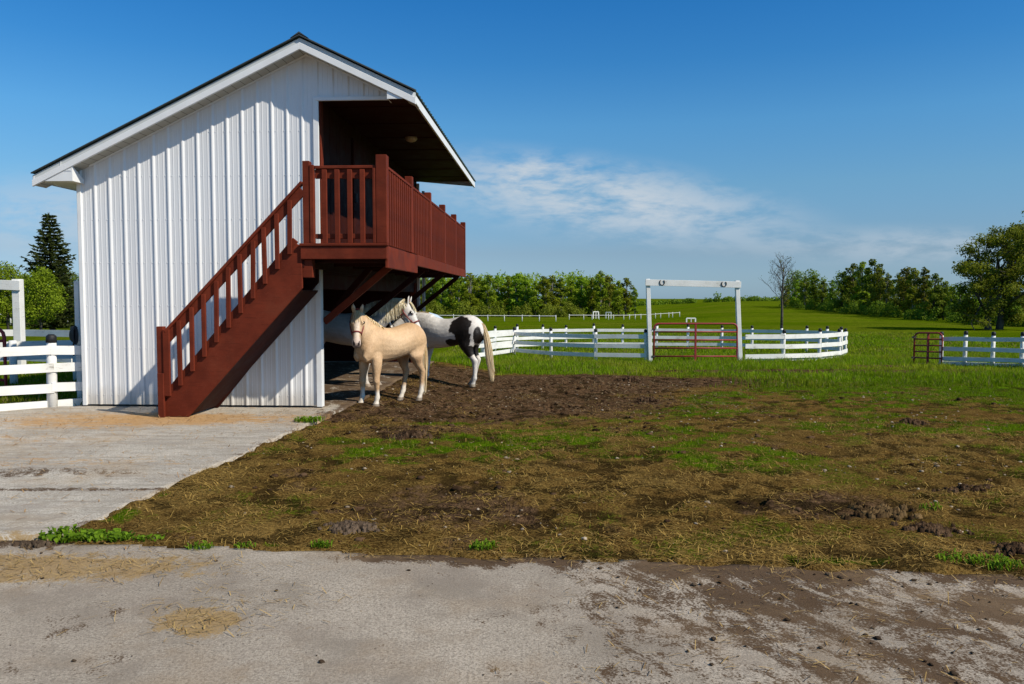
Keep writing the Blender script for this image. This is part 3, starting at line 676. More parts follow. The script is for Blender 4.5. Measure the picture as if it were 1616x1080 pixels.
# boxed eave on the left
zb0 = 3.39
mb = MB(); mb.prism([(EL + .035, zb0), (-BW + .11, zb0), (-BW + .11, roofz(-BW + .11) - .200), (EL + .035, roofz(EL + .035) - .10)], 'y', -OH - .02, -OH + .0)
mb.box(EL + .30, -BW + .10, -OH - .026, -OH - .021, zb0 + .148, zb0 + .153)
mb.prism([(EL + .42, zb0 + .2), (EL + .425, zb0 + .2), (-BW - .05, zb0 + .29), (-BW - .055, zb0 + .297)], 'y', -OH - .027, -OH - .022)
mb.build('eave_box', M['white_trim'], roof)
mb = MB(); mb.prism([(-OH + .001, zb0), (-.031, zb0 - .0), (-.031, zb0 + .06), (-OH + .001, roofz(-BW + .11) - .200)], 'x', -BW + .092, -BW + .11); mb.build('eave_box_end', M['white_trim'], roof)
MB().box(EL + .05, -BW - .016, -OH + .002, Y1 - .02, zb0 + .001, zb0 + .012).box(-BW - .0155, -BW + .09, -OH + .002, -.032, zb0 + .001, zb0 + .012).build('eave_soffit', simple('eave_soffit_vinyl', (.66, .62, .48), .5, .3, .06, 3), roof)  # beige-yellow tint paints in light reflected up onto the underside
MB().box(EL + .012, EL + .034, -OH - .02, Y1 - .02, zb0 - .006, roofz(EL) - .04).build('eave_fascia', M['white_trim'], roof)
# right eave: fascia board along the balcony roof, small return, dark ceiling
MB().box(ER - .05, ER - .02, -OH - .03, Y1 - .03, HDR - .12, roofz(ER) - .035).build('eave_fascia', M['white_trim'], roof, bevel=.003)
mb = MB(); mb.prism([(1.10, HDR - .075), (ER - .051, HDR - .075), (ER - .051, roofz(ER - .05) - .10), (1.10, roofz(1.10) - .200)], 'y', -OH - .02, -OH + .0); mb.build('eave_box', M['white_trim'], roof)
mb = MB(); mb.box(1.10, 1.115, -OH + .001, -.041, HDR - .07, roofz(1.10) - .18); mb.build('eave_box_end', M['white_trim'], roof)
mb = MB(); mb.box(-.0, ER - .052, .001, Y1 - .04, HDR + .036, HDR + .05); mb.box(1.116, ER - .052, -OH + .001, .0, HDR - .07, HDR - .056)
for k in range(7): mb.box(-.0, ER - .054, .6 + k * 1.2, .62 + k * 1.2, HDR + .026, HDR + .035)
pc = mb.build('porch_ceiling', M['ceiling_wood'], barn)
mb = MB(); mb.tube([(.86, 3.0, HDR + .04), (.86, 3.0, HDR + .0), (.86, 3.0, HDR - .03), (.86, 3.0, HDR - .05)], [.11, .11, .085, .03], 14); mb.build('ceiling_light', M['lamp_glass'], pc, True)
MB().box(.0, ER - .055, Y1 - .06, Y1 - .035, HDR + .03, roofz(.7) - .02)  # (far end stays open)
mb = MB(); mb.prism([(-BW, ztop(-BW)), (RB, ztop(RB)), (ER - .06, ztop(ER - .06)), (ER - .06, HDR + .04), (0, HDR + .04), (0, 4.0), (-BW + .05, 3.3)], 'y', BL + .001, BL + .02); mb.build('gable_end', M['white_steel'], barn)

# ------------------------------------------------------------------ balcony
bal = empty('balcony', (0, 0, 0), 0, barn)
RW, DW = M['red_wood'], M['shaded_red_wood']
BX0, BX1, BY0, BY1 = .06, 1.20, -1.02, BL + .15
def part(mb, nm, mat=RW, p=bal, bev=.006): return mb.build(nm, mat, p, bevel=bev)
mb = MB(); b = BX0 + .01
while b < BX1 - .03:
    mb.box(b, min(b + .138, BX1 - .01), BY0 + .02, BY1, FL - .038, FL); b += .146
part(mb, 'deck_floor', DW)
part(MB().box(BX0 - .02, BX1 + .035, BY0 - .04, BY0 - .0, FL - .19, FL - .015), 'deck_fascia')
part(MB().box(BX0 - .03, BX1 + .05, BY0 - .06, BY0 + .03, FL - .012, FL + .026), 'deck_cap')
part(MB().box(BX1 + .001, BX1 + .04, BY0 + .002, BY0 + 2.4, FL - .31, FL - .012), 'deck_fascia')
part(MB().box(BX1 + .003, BX1 + .045, BY0 + 2.402, BY1, FL - .19, FL - .0), 'deck_fascia')
part(MB().box(BX0 - .02, BX0 + .02, BY0 + .0, .0, FL - .30, FL - .04), 'deck_joist', DW)
part(MB().box(BX0 - .01, BX0 + .13, BY0 + .01, BY0 + .14, FL - .44, FL - .19), 'bracket_block')
for k in range(8):
    y = BY0 + .25 + k * 1.2
    part(MB().box(BX0 + .03, BX1 - .002, y, y + .045, FL - .23, FL - .04), 'deck_joist', DW)
# posts
def post(b, y, z0, z1, s=.135): return part(MB().box(b - s / 2, b + s / 2, y - s / 2, y + s / 2, z0, z1), 'post')
RT = 1.07
post(BX1 - .04, BY0 + .05, FL + .027, FL + 1.22, .15)
part(MB().box(BX1 - .16, BX1 - .121, BY0 - .03, BY0 + .06, FL + .027, FL + RT - .03), 'post')
part(MB().box(.075, .172, BY0 - .02, BY0 + .10, FL + .027, FL + 1.145), 'post'); part(MB().box(.175, .232, BY0 - .03, BY0 + .05, FL + .027, FL + 1.09), 'post')
for k in range(1, 6): post(BX1 - .02, BY0 + .05 + k * (BY1 - BY0 - .10) / 5, FL + .002, FL + 1.22, .12)
# rails
part(MB().box(BX0 + .175, BX1 - .12, BY0 + .00, BY0 + .10, FL + RT - .03, FL + RT + .012), 'handrail')
part(MB().box(BX0 + .175, BX1 - .165, BY0 + .03, BY0 + .068, FL + RT - .16, FL + RT - .032), 'rail_board')
part(MB().box(BX0 + .175, BX1 - .165, BY0 + .03, BY0 + .068, FL + .09, FL + .16), 'rail_board')
n = 5
yk = [BY0 + .05 + k * (BY1 - BY0 - .10) / n for k in range(n + 1)]
for k in range(n):
    y0, y1 = yk[k] + .065, yk[k + 1] - .065
    part(MB().box(BX1 - .08, BX1 + .035, y0, y1, FL + RT - .03, FL + RT + .012), 'handrail')
    part(MB().box(BX1 - .045, BX1 - .008, y0, y1, FL + RT - .14, FL + RT - .032), 'rail_board')
    part(MB().box(BX1 - .045, BX1 - .008, y0, y1, FL + .08, FL + .15), 'rail_board')
bmesh_f = MB().box(-.034, .034, -.019, .019, .0, RT - .07).mesh('baluster', RW)
for k in range(4):
    o = link('baluster', bmesh_f, bal, (BX0 + .312 + k * .174, BY0 + .008, FL + .028), (0, 0, 0), (1, 1, 1)); bv = o.modifiers.new('bevel', 'BEVEL'); bv.width = .005
bmesh_s = MB().box(-.019, .019, -.034, .034, .0, RT - .05).mesh('baluster', RW)
y = yk[0] + .19
while y < yk[-1] - .08:
    if min(abs(y - q) for q in yk) > .085: link('baluster', bmesh_s, bal, (BX1 + .014, y, FL + .01))
    y += .165
# braces under the deck
for k, y in enumerate((.14, 2.9, 5.6, BL - .3)):
    part(MB().beam((-.02 if k else .015, y, 1.30), (BX1 - .12, y, FL - .20), .075, .10), 'brace', DW if k else RW)
part(MB().beam((-.06, .9, 1.45), (.55, .9, FL - .24), .08, .10), 'brace', DW)

# ------------------------------------------------------------------ staircase
st = empty('staircase', (0, 0, 0), 0, barn)
sz = lambda b: .249 + (b + 1.904) * 1.155       # top edge of the stringer
hz = lambda b: 1.228 + (b + 1.87) * 1.046     # top of the handrail
SB0 = -1.94
lo_o = lambda b: .035 + (b + 1.566) * 1.093
def stringer(ya, yb, mat):
    lo = lo_o; b_g = -1.566 - .03 / 1.093
    mb = MB(); mb.prism([(SB0, .005), (b_g, .005), (.05, lo(.05)), (.05, FL - .02), (-.03, sz(-.03)), (SB0, sz(SB0))], 'y', ya, yb); return part(mb, 'stringer', mat, st)
stringer(-1.03, -.985, RW)
lo_i = lambda b: .03 + (b + 1.57) * 1.19
mb = MB(); mb.prism([(SB0 + .2, .005), (-1.57, .005), (.0, lo_i(.0)), (.0, FL - .02), (-.08, sz(-.08)), (SB0 + .2, sz(SB0 + .2))], 'y', -.12, -.055); part(mb, 'stringer', DW, st)
b_o = -1.566 - .01
mb = MB(); mb.add([(b_o, -.984, lo_o(b_o) + .012), (b_o, -.121, lo_o(b_o) + .012), (-.002, -.121, lo_o(0) + .012), (-.002, -.984, lo_o(0) + .012), (b_o, -.984, lo_o(b_o) + .032), (b_o, -.121, lo_o(b_o) + .032), (-.002, -.121, lo_o(0) + .032), (-.002, -.984, lo_o(0) + .032)],
       [(0, 1, 2, 3), (4, 5, 6, 7), (0, 1, 5, 4), (1, 2, 6, 5), (2, 3, 7, 6), (3, 0, 4, 7)]); part(mb, 'underside_shade_panel', DW, st, 0)  # dark panel added to stand in for the shade under the stairs
part(MB().beam((-1.93, -1.005, sz(-1.93) + .06), (-.04, -1.005, sz(-.04) + .06), .035, .09), 'lower_rail', RW, st)
for k in range(11):
    z = FL - .21 * (k + 1) ; b = -.09 - k * .178
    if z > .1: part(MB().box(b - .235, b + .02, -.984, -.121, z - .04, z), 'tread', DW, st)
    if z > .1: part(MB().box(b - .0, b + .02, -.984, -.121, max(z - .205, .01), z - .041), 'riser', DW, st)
part(MB().box(-2.01, -1.915, -1.055, -.96, .0, 1.27), 'newel_post', RW, st)
part(MB().box(-1.913, -1.82, -1.075, -1.032, .30, 1.23), 'newel_post', RW, st)
part(MB().box(-1.995, -1.905, -1.09, -1.056, .0, .62), 'newel_post', RW, st)
part(MB().beam((-1.88, -1.03, hz(-1.88) - .02), (.073, -1.03, hz(.073) - .02), .10, .04), 'handrail', RW, st)
part(MB().beam((-1.88, -1.02, hz(-1.88) - .125), (.073, -1.02, hz(.073) - .125), .038, .125), 'rail_board', RW, st)
for k in range(10):
    b = -1.68 + k * .1745; z0 = sz(b) - .06; z1 = hz(b) - .075
    o = MB().box(-.030, .030, -.019, .019, 0, z1 - z0).build('baluster', RW, st, bevel=.005, loc=(b, -1.052, z0)); o.rotation_euler = (0, random.uniform(-.02, .02), 0)
# ------------------------------------------------------------------ horses
def lerp_tab(s, tab):
    xs = [r[0] for r in tab]
    return [float(np.interp(s, xs, [r[k] for r in tab])) for k in range(1, len(tab[0]))]
def loft(mb, secs, n=18):
    """secs: (centre, up vector, side vector, r_up, r_side)"""
    vs = []
    for c, u, l, a, b in secs:
        for k in range(n):
            q = 2 * math.pi * k / n; vs.append(Vector(c) + Vector(u) * (a * math.sin(q)) + Vector(l) * (b * math.cos(q)))
    m = len(secs); fs = [(i * n + k, i * n + (k + 1) % n, (i + 1) * n + (k + 1) % n, (i + 1) * n + k) for i in range(m - 1) for k in range(n)]
    vs.append(Vector(secs[0][0])); vs.append(Vector(secs[-1][0])); a0, a1 = m * n, m * n + 1
    fs += [(a0, (k + 1) % n, k) for k in range(n)] + [(a1, (m - 1) * n + k, (m - 1) * n + (k + 1) % n) for k in range(n)]
    mb.add(vs, fs)
Z3, Y3 = Vector((0, 0, 1)), Vector((0, 1, 0))
def smooth_secs(rows, k=4):
    """Catmull-Rom through rows of numbers"""
    rows = np.array(rows, float); out = []
    for i in range(len(rows) - 1):
        p0, p1, p2, p3 = rows[max(i - 1, 0)], rows[i], rows[i + 1], rows[min(i + 2, len(rows) - 1)]
        for j in range(k):
            t = j / k; out.append(.5 * ((2 * p1) + (-p0 + p2) * t + (2 * p0 - 5 * p1 + 4 * p2 - p3) * t * t + (-p0 + 3 * p1 - 3 * p2 + p3) * t ** 3))
    out.append(rows[-1]); return out
def make_horse(H, loc, heading, poll, head_dir, head_up, legs, coat, hair_col, mane_side, tail_len, halter, label, tail_swing=(0, 0), gp=None, neck_ctrl=None, forelock=True, fat=1.0, tail_w=.7, head_w=1.0):
    root = empty('horse', loc, heading); root.scale = (H, H, H)
    tag(root, label, 'horse', gp)
    mb = MB()
    T = [(-.545, .80, .72, .035), (-.52, .87, .66, .085), (-.46, .94, .60, .135), (-.38, .985, .585, .165), (-.28, 1.0, .585, .178), (-.16, .975, .575, .178), (-.02, .945, .545, .190),
         (.12, .945, .525, .190), (.24, .975, .515, .172), (.33, .995, .515, .150), (.42, .95, .525, .140), (.49, .87, .56, .120), (.535, .79, .62, .075), (.55, .74, .66, .03)]
    secs = []
    for x, t, b, wd in smooth_secs(T, 3): secs.append(((x, 0, (t + b) / 2), Z3, Y3, max((t - b) / 2, .01), max(wd * fat, .01)))
    loft(mb, secs, 22)
    # shoulder and haunch masses
    for sgn in (-1, 1):
        loft(mb, [((.30 + .06 * k, sgn * .078, .86 - .07 * k), Vector((.5, 0, .85)), Y3, r, r * .62) for k, r in enumerate((.04, .10, .118, .10, .045))], 12)
        loft(mb, [((-.40 + .05 * k, sgn * .09, .86 - .055 * k), Vector((.3, 0, .95)), Y3, r, r * .52) for k, r in enumerate((.05, .14, .165, .15, .09))], 12)
    # neck
    P = Vector(poll); hd = Vector(head_dir).normalized(); hu = Vector(head_up); hu = (hu - hd * hu.dot(hd)).normalized(); hl = hu.cross(hd).normalized()
    if hl.y < -0.2 and abs(hl.y) > abs(hl.x): pass
    B = Vector((.34, 0, .80)); Cc = Vector(neck_ctrl) if neck_ctrl else Vector((.50, P.y * .25, .5 * (.86 + P.z)))
    E = P - hd * .0 - hu * .035
    bez = lambda s: B * (1 - s) ** 2 + Cc * (2 * s * (1 - s)) + E * s * s
    bt = lambda s: ((Cc - B) * (2 * (1 - s)) + (E - Cc) * (2 * s)).normalized()
    nsec = []; neck_top = []
    hl_n = hl if hl.dot(Y3) >= 0 or abs(hl.y) < .4 else -hl
    for i in range(13):
        s = i / 12; t = bt(s); l = (Y3 * (1 - s) + hl_n * s); l = (l - t * l.dot(t)).normalized(); u = t.cross(l)
        if u.z < 0: u = -u
        a, b = lerp_tab(s, [(0, .22, .125), (.25, .19, .100), (.5, .152, .082), (.75, .122, .070), (1, .092, .060)])
        nsec.append((bez(s), u, l, a, b)); neck_top.append((bez(s) + u * a, u, l, t))
    loft(mb, nsec, 18)
    # head
    HT = [(-.07, .012, -.05, .030), (-.03, .048, -.085, .056), (.06, .058, -.115, .066), (.16, .060, -.128, .073), (.26, .055, -.128, .074), (.38, .046, -.115, .062), (.52, .040, -.088, .050), (.66, .034, -.070, .044),
          (.78, .030, -.062, .044), (.88, .026, -.064, .047), (.96, .014, -.064, .044), (1.01, -.010, -.056, .030)]
    HL = .42; hsec = []
    for s, tp, bt_, wd in smooth_secs(HT, 2): hsec.append((P + hd * (s * HL) + hu * ((tp + bt_) / 2), hu, hl, max((tp - bt_) / 2, .008) * head_w, wd * head_w))
    loft(mb, hsec, 18)
    loft(mb, [(P + hd * (HL * (.86 + .04 * k)) - hu * (.066 + .004 * k), hu, hl, r, r * 1.1) for k, r in enumerate((.012, .020, .018, .008))], 10)   # chin
    for sg in (-1, 1):
        loft(mb, [(P + hd * (HL * (.30 + .1 * k)) - hu * .09 + hl * (sg * .042), hu, hl, r, r * .7) for k, r in enumerate((.02, .042, .03, .01))], 10)   # cheek
        loft(mb, [(P + hd * (HL * (.22 + .05 * k)) + hu * .036 + hl * (sg * .058), hu, hl, r, r * .8) for k, r in enumerate((.008, .022, .024, .010))], 10)   # brow
        e0 = P + hu * .035 + hl * (sg * .042) - hd * .012; ax = (hu * .62 - hd * .70 + hl * (sg * .12)).normalized()
        loft(mb, [(e0 + ax * (.108 * q), (hl * sg * .3 + hd).normalized(), (hl - hd * .3 * sg).normalized(), r * .55, r) for q, r in ((-.15, .022), (.1, .027), (.35, .031), (.62, .025), (.86, .012), (1.0, .004))], 10)
    # legs
    FR = [(.36, .78, .10, .05), (.375, .66, .095, .062), (.37, .56, .072, .056), (.375, .47, .055, .046), (.383, .39, .041, .037), (.390, .335, .037, .035), (.392, .30, .039, .038), (.388, .262, .030, .030), (.385, .20, .024, .023),
          (.385, .145, .025, .024), (.388, .112, .032, .029), (.400, .078, .025, .025), (.410, .052, .030, .029), (.414, .038, .040, .038), (.424, .0, .050, .046)]
    HR = [(-.36, .86, .10, .06), (-.36, .74, .145, .075), (-.33, .64, .135, .078), (-.31, .57, .105, .070), (-.335, .50, .075, .055), (-.375, .43, .052, .040), (-.418, .385, .046, .036), (-.430, .35, .040, .034), (-.428, .30, .031, .029),
          (-.422, .22, .027, .025), (-.416, .15, .028, .026), (-.412, .115, .034, .030), (-.397, .080, .026, .026), (-.385, .052, .031, .030), (-.380, .038, .038, .036), (-.370, .0, .047, .043)]
    for key, tab, y0, sg in (('fl', FR, .105, 1), ('fr', FR, .105, -1), ('hl', HR, .110, 1), ('hr', HR, .110, -1)):
        dx, dy = legs.get(key, (0, 0))[:2]; bend = legs.get(key, (0, 0, 0))[2] if len(legs.get(key, ())) > 2 else 0
        rows = []
        for x, z, rx, ry in tab:
            f = max(0, min(1, (.62 - z) / .62)); mid = math.sin(math.pi * min(1, max(0, (.60 - z) / .56)))
            kf = 1.16 if .05 < z < .5 else 1.05
            rows.append((x + dx * f + bend * mid, sg * (y0 + (.0 if z < .6 else -.02)) + dy * f, z, rx * kf, ry * kf))
        loft(mb, [((x, y, z), Vector((1, 0, 0)), Y3, rx, ry) for x, y, z, rx, ry in smooth_secs(rows, 2)], 14)
    me = mb.mesh('horse_body', M['horse_coat'])
    tmp = bpy.data.objects.new('tmp', me); COL.objects.link(tmp)
    rm = tmp.modifiers.new('r', 'REMESH'); rm.mode = 'VOXEL'; rm.voxel_size = .0082; rm.adaptivity = 0
    sm = tmp.modifiers.new('s', 'SMOOTH'); sm.factor = .5; sm.iterations = 10
    dg = bpy.context.evaluated_depsgraph_get(); ev = tmp.evaluated_get(dg); me2 = bpy.data.meshes.new_from_object(ev)
    bpy.data.objects.remove(tmp); bpy.data.meshes.remove(me)
    me2.name = 'body'; me2.materials.clear(); me2.materials.append(M['horse_coat'])
    nv = len(me2.vertices); co = np.empty(nv * 3, np.float32); me2.vertices.foreach_get('co', co); co = co.reshape(-1, 3)
    me2.polygons.foreach_set('use_smooth', np.ones(len(me2.polygons), bool))
    rel = co - np.array(P); hs = rel @ np.array(hd) / HL; hv = rel @ np.array(hu); hw = rel @ np.array(hl)
    ishead = (np.abs(hw) < .10) & (hs > -.1) & (hs < 1.1) & (hv > -.17) & (hv < .09)
    c = coat(co, hs, hv, hw, ishead)
    nos = ishead & (hs > .86) & (hs < .985) & (np.abs(np.abs(hw) - .026) < .013) & (hv > -.035) & (hv < .02)
    c[nos] = (.03, .018, .016)
    mth = ishead & (hs > .86) & (np.abs(hv + .052) < .006); c[mth] *= .35
    a_ = me2.attributes.new('tint', 'FLOAT_COLOR', 'POINT'); c4 = np.ones((nv, 4), np.float32); c4[:, :3] = np.clip(c, 0, 1); a_.data.foreach_set('color', c4.ravel())
    link('body', me2, root)
    for sg in (-1, 1):
        v, f = ico(); Vv = v * np.array([[.019, .015, .015]]); Rm = np.array([hd[:], hl[:], hu[:]])
        e = MB(); ctr = P + hd * (HL * .285) + hu * .020 + hl * (sg * .069 * head_w)
        e.add([tuple(np.array(ctr) + q) for q in (Vv @ Rm)], [tuple(t) for t in f]); e.build('eye', M['eye_dark'], root, True)
    # hair
    rg = np.random.default_rng(int(H * 1000))
    def hair(name, strands, wd):
        V = []; Fq = []; C = []; b = 0
        for pts in strands:
            k = len(pts); sd = rg.normal(0, 1, 3); sd[2] *= .2; sd /= np.linalg.norm(sd) + 1e-6; cc = np.array(hair_col) * rg.uniform(.85, 1.4)
            for i, p in enumerate(pts):
                ww = wd * (1 - .75 * (i / (k - 1)) ** 2)
                V += [np.array(p) - sd * ww, np.array(p) + sd * ww]; C += [cc * (1 - .1 * i / k)] * 2
            Fq += [(b + 2 * i, b + 2 * i + 1, b + 2 * i + 3, b + 2 * i + 2) for i in range(k - 1)]; b += 2 * k
        link(name, np_mesh(name, np.array(V), np.array(Fq), M['horse_hair'], False, np.clip(np.array(C), 0, 1)), root)
    S = []
    for q in range(420):
        s = rg.uniform(.12, 1.0); i = min(int(s * 12), 11); fr = s * 12 - i
        p0 = neck_top[i][0].lerp(neck_top[i + 1][0], fr); u = neck_top[i][1]; l = neck_top[i][2]; bw = lerp_tab(s, [(0, .125), (.25, .100), (.5, .082), (.75, .070), (1, .060)])[0] + .014
        side = mane_side; ln = rg.uniform(.13, .27) * (.75 + .5 * math.sin(s * 3)); pts = []
        jx = neck_top[i][3] * rg.normal(0, .02)
        for k in range(6):
            t = k / 5; a_ = min(t * ln / .06, 1.6)
            pts.append(p0 + u * (.008 - .06 * t * t * 0) + l * (side * bw * math.sin(min(a_, 1.57))) - Z3 * (max(0, t * ln - .02)) - u * (.02 * math.sin(a_) if a_ < 1.5 else .02) + jx * t + l * (side * rg.normal(0, .004)))
        S.append(pts)
    for q in range(60 if forelock else 0):
        p0 = P + hu * .05 - hd * .02 + hl * rg.normal(0, .014); sx = rg.normal(0, .022); ln = rg.uniform(.08, .17)
        S.append([p0 + hd * (ln * t) + hu * (.016 * math.sin(t * 2.2) + .004) + hl * (sx * t) for t in np.linspace(0, 1, 5)])
    hair('mane', S, .0075)
    S = []
    for q in range(260):
        a = rg.uniform(0, 2 * np.pi); r = rg.random() ** .5; p0 = Vector((-.515, .016 * math.cos(a) * r, .865 + .018 * math.sin(a) * r)); ln = tail_len * rg.uniform(.82, 1.02); pts = []
        ox, oy = math.cos(a) * r, math.sin(a) * r
        for k in range(9):
            t = k / 8; wv = (.018 + .055 * tail_w) * 0 + .016 + .055 * tail_w * math.sin(min(t * 1.25, 1) * math.pi * .62) * (1.0 - .55 * max(0, t - .6) / .4)
            back = .065 * math.sin(min(t * 3.2, 1.57)) + tail_swing[0] * t * t
            pts.append(p0 + Vector((-back + ox * wv, oy * wv + tail_swing[1] * t * t, -ln * t + .01 * math.sin(min(t * 8, 3.14)))))
        S.append(pts)
    hair('tail', S, .009)
    if halter:
        hm = MB()
        def ring(s, tp, bt_, wd, r):
            pts = []
            for k in range(25):
                q = 2 * math.pi * k / 24; pts.append(P + hd * (s * HL) + hu * ((tp + bt_) / 2 + (tp - bt_) / 2 * math.sin(q)) + hl * (wd * math.cos(q)))
            hm.tube(pts, r, 6, False)
        ring(.60, .044, -.085, .055, .0095)
        hm.tube([P + hd * (HL * .0) - hu * .06 + hl * .068, P + hu * .055 - hd * .035 + hl * .03, P + hu * .06 - hd * .04, P + hu * .055 - hd * .035 - hl * .03, P - hu * .06 - hl * .068], .0085, 6)
        ring(.20, -.06, -.142, .078, .0085)
        for sg in (-1, 1):
            hm.tube([P + hd * (HL * .60) - hu * .02 + hl * (sg * .056), P + hd * (HL * .4) - hu * .045 + hl * (sg * .072), P + hd * (HL * .2) - hu * .06 + hl * (sg * .082), P - hu * .06 + hl * (sg * .068)], .0085, 6)
        hm.tube([P + hd * (HL * .60) - hu * .088, P + hd * (HL * .4) - hu * .125, P + hd * (HL * .22) - hu * .146], .0085, 6)
        hm.build('halter', M[halter], root, True)
    return root
def nz3(co, sc, seed=0): return vnoise(co[:, 0] / sc + co[:, 2] / sc * .7, co[:, 2] / sc + co[:, 1] / sc * .6 + seed, seed)
def coat_palomino(co, hs, hv, hw, ih):
    x, y, z = co.T; n = nz3(co, .12, 1); n2 = nz3(co, .03, 2); n4 = nz3(co, .011, 4)
    def blend(c, f, col): return c * (1 - f[:, None]) + np.array(col) * f[:, None]
    c = np.outer(.88 + .22 * n, (.68, .45, .255)) * (.86 + .16 * n2 + .12 * n4)[:, None]
    body = 1. * ~ih
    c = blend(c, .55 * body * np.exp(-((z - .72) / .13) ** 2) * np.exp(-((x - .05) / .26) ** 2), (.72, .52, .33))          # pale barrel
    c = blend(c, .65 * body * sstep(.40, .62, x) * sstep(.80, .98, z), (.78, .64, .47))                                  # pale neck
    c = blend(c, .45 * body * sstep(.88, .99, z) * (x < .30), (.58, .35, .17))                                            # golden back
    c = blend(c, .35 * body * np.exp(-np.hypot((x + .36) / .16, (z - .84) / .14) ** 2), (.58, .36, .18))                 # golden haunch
    c = blend(c, .55 * body * sstep(.60, .52, z) * sstep(.40, .52, z) * (np.abs(x + .20) < .14), (.26, .14, .07))        # flank fold, crease shade put into the coat
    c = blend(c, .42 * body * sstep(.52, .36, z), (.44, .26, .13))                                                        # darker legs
    sock = sstep(.23, .15, z + .07 * (n - .5)) * body; c = blend(c, sock, (.76, .68, .57))
    c = blend(c, ih * .35 * sstep(.0, .25, hs), (.66, .47, .30))
    blz = ih * sstep(.040, .018, np.abs(hw) + .01 * (n2 - .5)) * sstep(.0, .03, hv) * sstep(.10, .22, hs); c = blend(c, blz * .85, (.76, .64, .53))
    c = blend(c, ih * sstep(.70, .84, hs), (.68, .53, .44)); c = blend(c, ih * sstep(.90, 1.0, hs) * .75, (.13, .09, .085))
    c = blend(c, ih * .6 * np.exp(-(((hs - .285) / .06) ** 2 + ((hv - .02) / .02) ** 2)) * (np.abs(hw) > .045), (.12, .07, .05))
    h = (z < .042) & ~ih; c[h] = np.array([.30, .24, .18])
    return blend(c, sstep(.13, .0, z) * .55 * n2, (.10, .065, .04))
def coat_pinto(co, hs, hv, hw, ih):
    x, y, z = co.T; n = nz3(co, .10, 3); n2 = nz3(co, .03, 2)
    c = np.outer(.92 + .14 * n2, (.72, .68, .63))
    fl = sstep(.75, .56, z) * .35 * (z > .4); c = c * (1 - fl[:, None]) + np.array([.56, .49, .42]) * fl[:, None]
    w_ = .05 * (n - .5) + .04 * (n2 - .5) + .02 * (nz3(co, .012, 8) - .5)
    # dark haunch and flank patch: down from the croup to the stifle and gaskin, and one behind the thigh
    d = np.minimum.reduce([np.hypot((x + .235) / .155, (z - .84) / .135), np.hypot((x + .285) / .125, (z - .69) / .20), np.hypot((x + .10) / .10, (z - .605) / .062), np.hypot((x + .365) / .085, (z - .50) / .085), np.hypot((x + .485) / .05, (z - .70) / .15)])
    pat = sstep(1.06, .96, d + w_ * 5) * (y > -.6)
    c = c * (1 - pat[:, None]) + np.array([.016, .012, .010]) * pat[:, None]
    h = (z < .042) & ~ih; c[h] = np.array([.42, .36, .28])
    dirt = sstep(.16, .0, z) * .4 * n2; return c * (1 - dirt[:, None]) + np.array([.12, .08, .05]) * dirt[:, None]
def coat_grey(co, hs, hv, hw, ih):
    x, y, z = co.T; n = nz3(co, .08, 5); n2 = nz3(co, .025, 6)
    c = np.outer(.85 + .25 * n, (.46, .44, .42)) * (.9 + .2 * n2)[:, None]
    f = np.clip(ih * 1.0 + sstep(.5, .75, x), 0, 1); c = c * (1 - f[:, None]) + np.array([.74, .70, .66]) * f[:, None]
    ds = sstep(.9, .0, np.hypot((x - .42) / .2, (z - .92) / .13)) * ~ih * .85; c = c * (1 - ds[:, None]) + np.array([.05, .045, .045]) * ds[:, None]
    mz = ih * sstep(.84, .95, hs); c = c * (1 - mz[:, None]) + np.array([.50, .27, .23]) * mz[:, None]
    lg = sstep(.5, .3, z) * ~ih; c = c * (1 - lg[:, None]) + np.array([.60, .54, .47]) * lg[:, None]
    h = (z < .042) & ~ih; c[h] = np.array([.34, .27, .2]); return c
def ground_at(x, y):
    return float(zt(np.array([x]), np.array([y]))[0])
def place(px, Y): return at(px, 500, Y).x
# palomino pony: looks at the camera, body turned three-quarters to the left
px_, py_ = -1.97, 13.10
hd_ang = math.radians(180 + 53)
def loc_dir(v, heading):
    c_, s_ = math.cos(-heading), math.sin(-heading); return (v[0] * c_ - v[1] * s_, v[0] * s_ + v[1] * c_, v[2])
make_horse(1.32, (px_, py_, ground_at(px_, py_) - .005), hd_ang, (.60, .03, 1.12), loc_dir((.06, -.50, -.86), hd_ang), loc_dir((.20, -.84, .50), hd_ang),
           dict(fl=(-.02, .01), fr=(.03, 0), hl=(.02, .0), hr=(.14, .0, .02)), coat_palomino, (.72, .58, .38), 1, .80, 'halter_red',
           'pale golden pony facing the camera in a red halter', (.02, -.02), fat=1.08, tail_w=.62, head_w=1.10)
# pinto: stands broadside behind, tail to the right
hp = math.radians(180 - 22)
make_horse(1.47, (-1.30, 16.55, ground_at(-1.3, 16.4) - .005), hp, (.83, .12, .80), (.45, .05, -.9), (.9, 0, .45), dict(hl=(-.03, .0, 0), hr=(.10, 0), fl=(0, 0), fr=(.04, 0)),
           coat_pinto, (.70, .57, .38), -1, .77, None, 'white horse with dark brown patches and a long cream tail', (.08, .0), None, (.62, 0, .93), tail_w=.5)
# grey: in the shade under the balcony, head turned right into the sun
hg = math.radians(4)
make_horse(1.46, (-3.24, 15.0, max(.0, 0) + .0), hg, (.86, .0, 1.045), (.42, -.14, -.80), (.86, -.22, .42), dict(fl=(.05, 0), fr=(-.07, 0)), coat_grey, (.74, .66, .50), -1, .7, 'halter_red',
           'grey horse in the shade under the balcony, its pale maned head facing right', (0, 0), None, (.58, 0, 1.02))
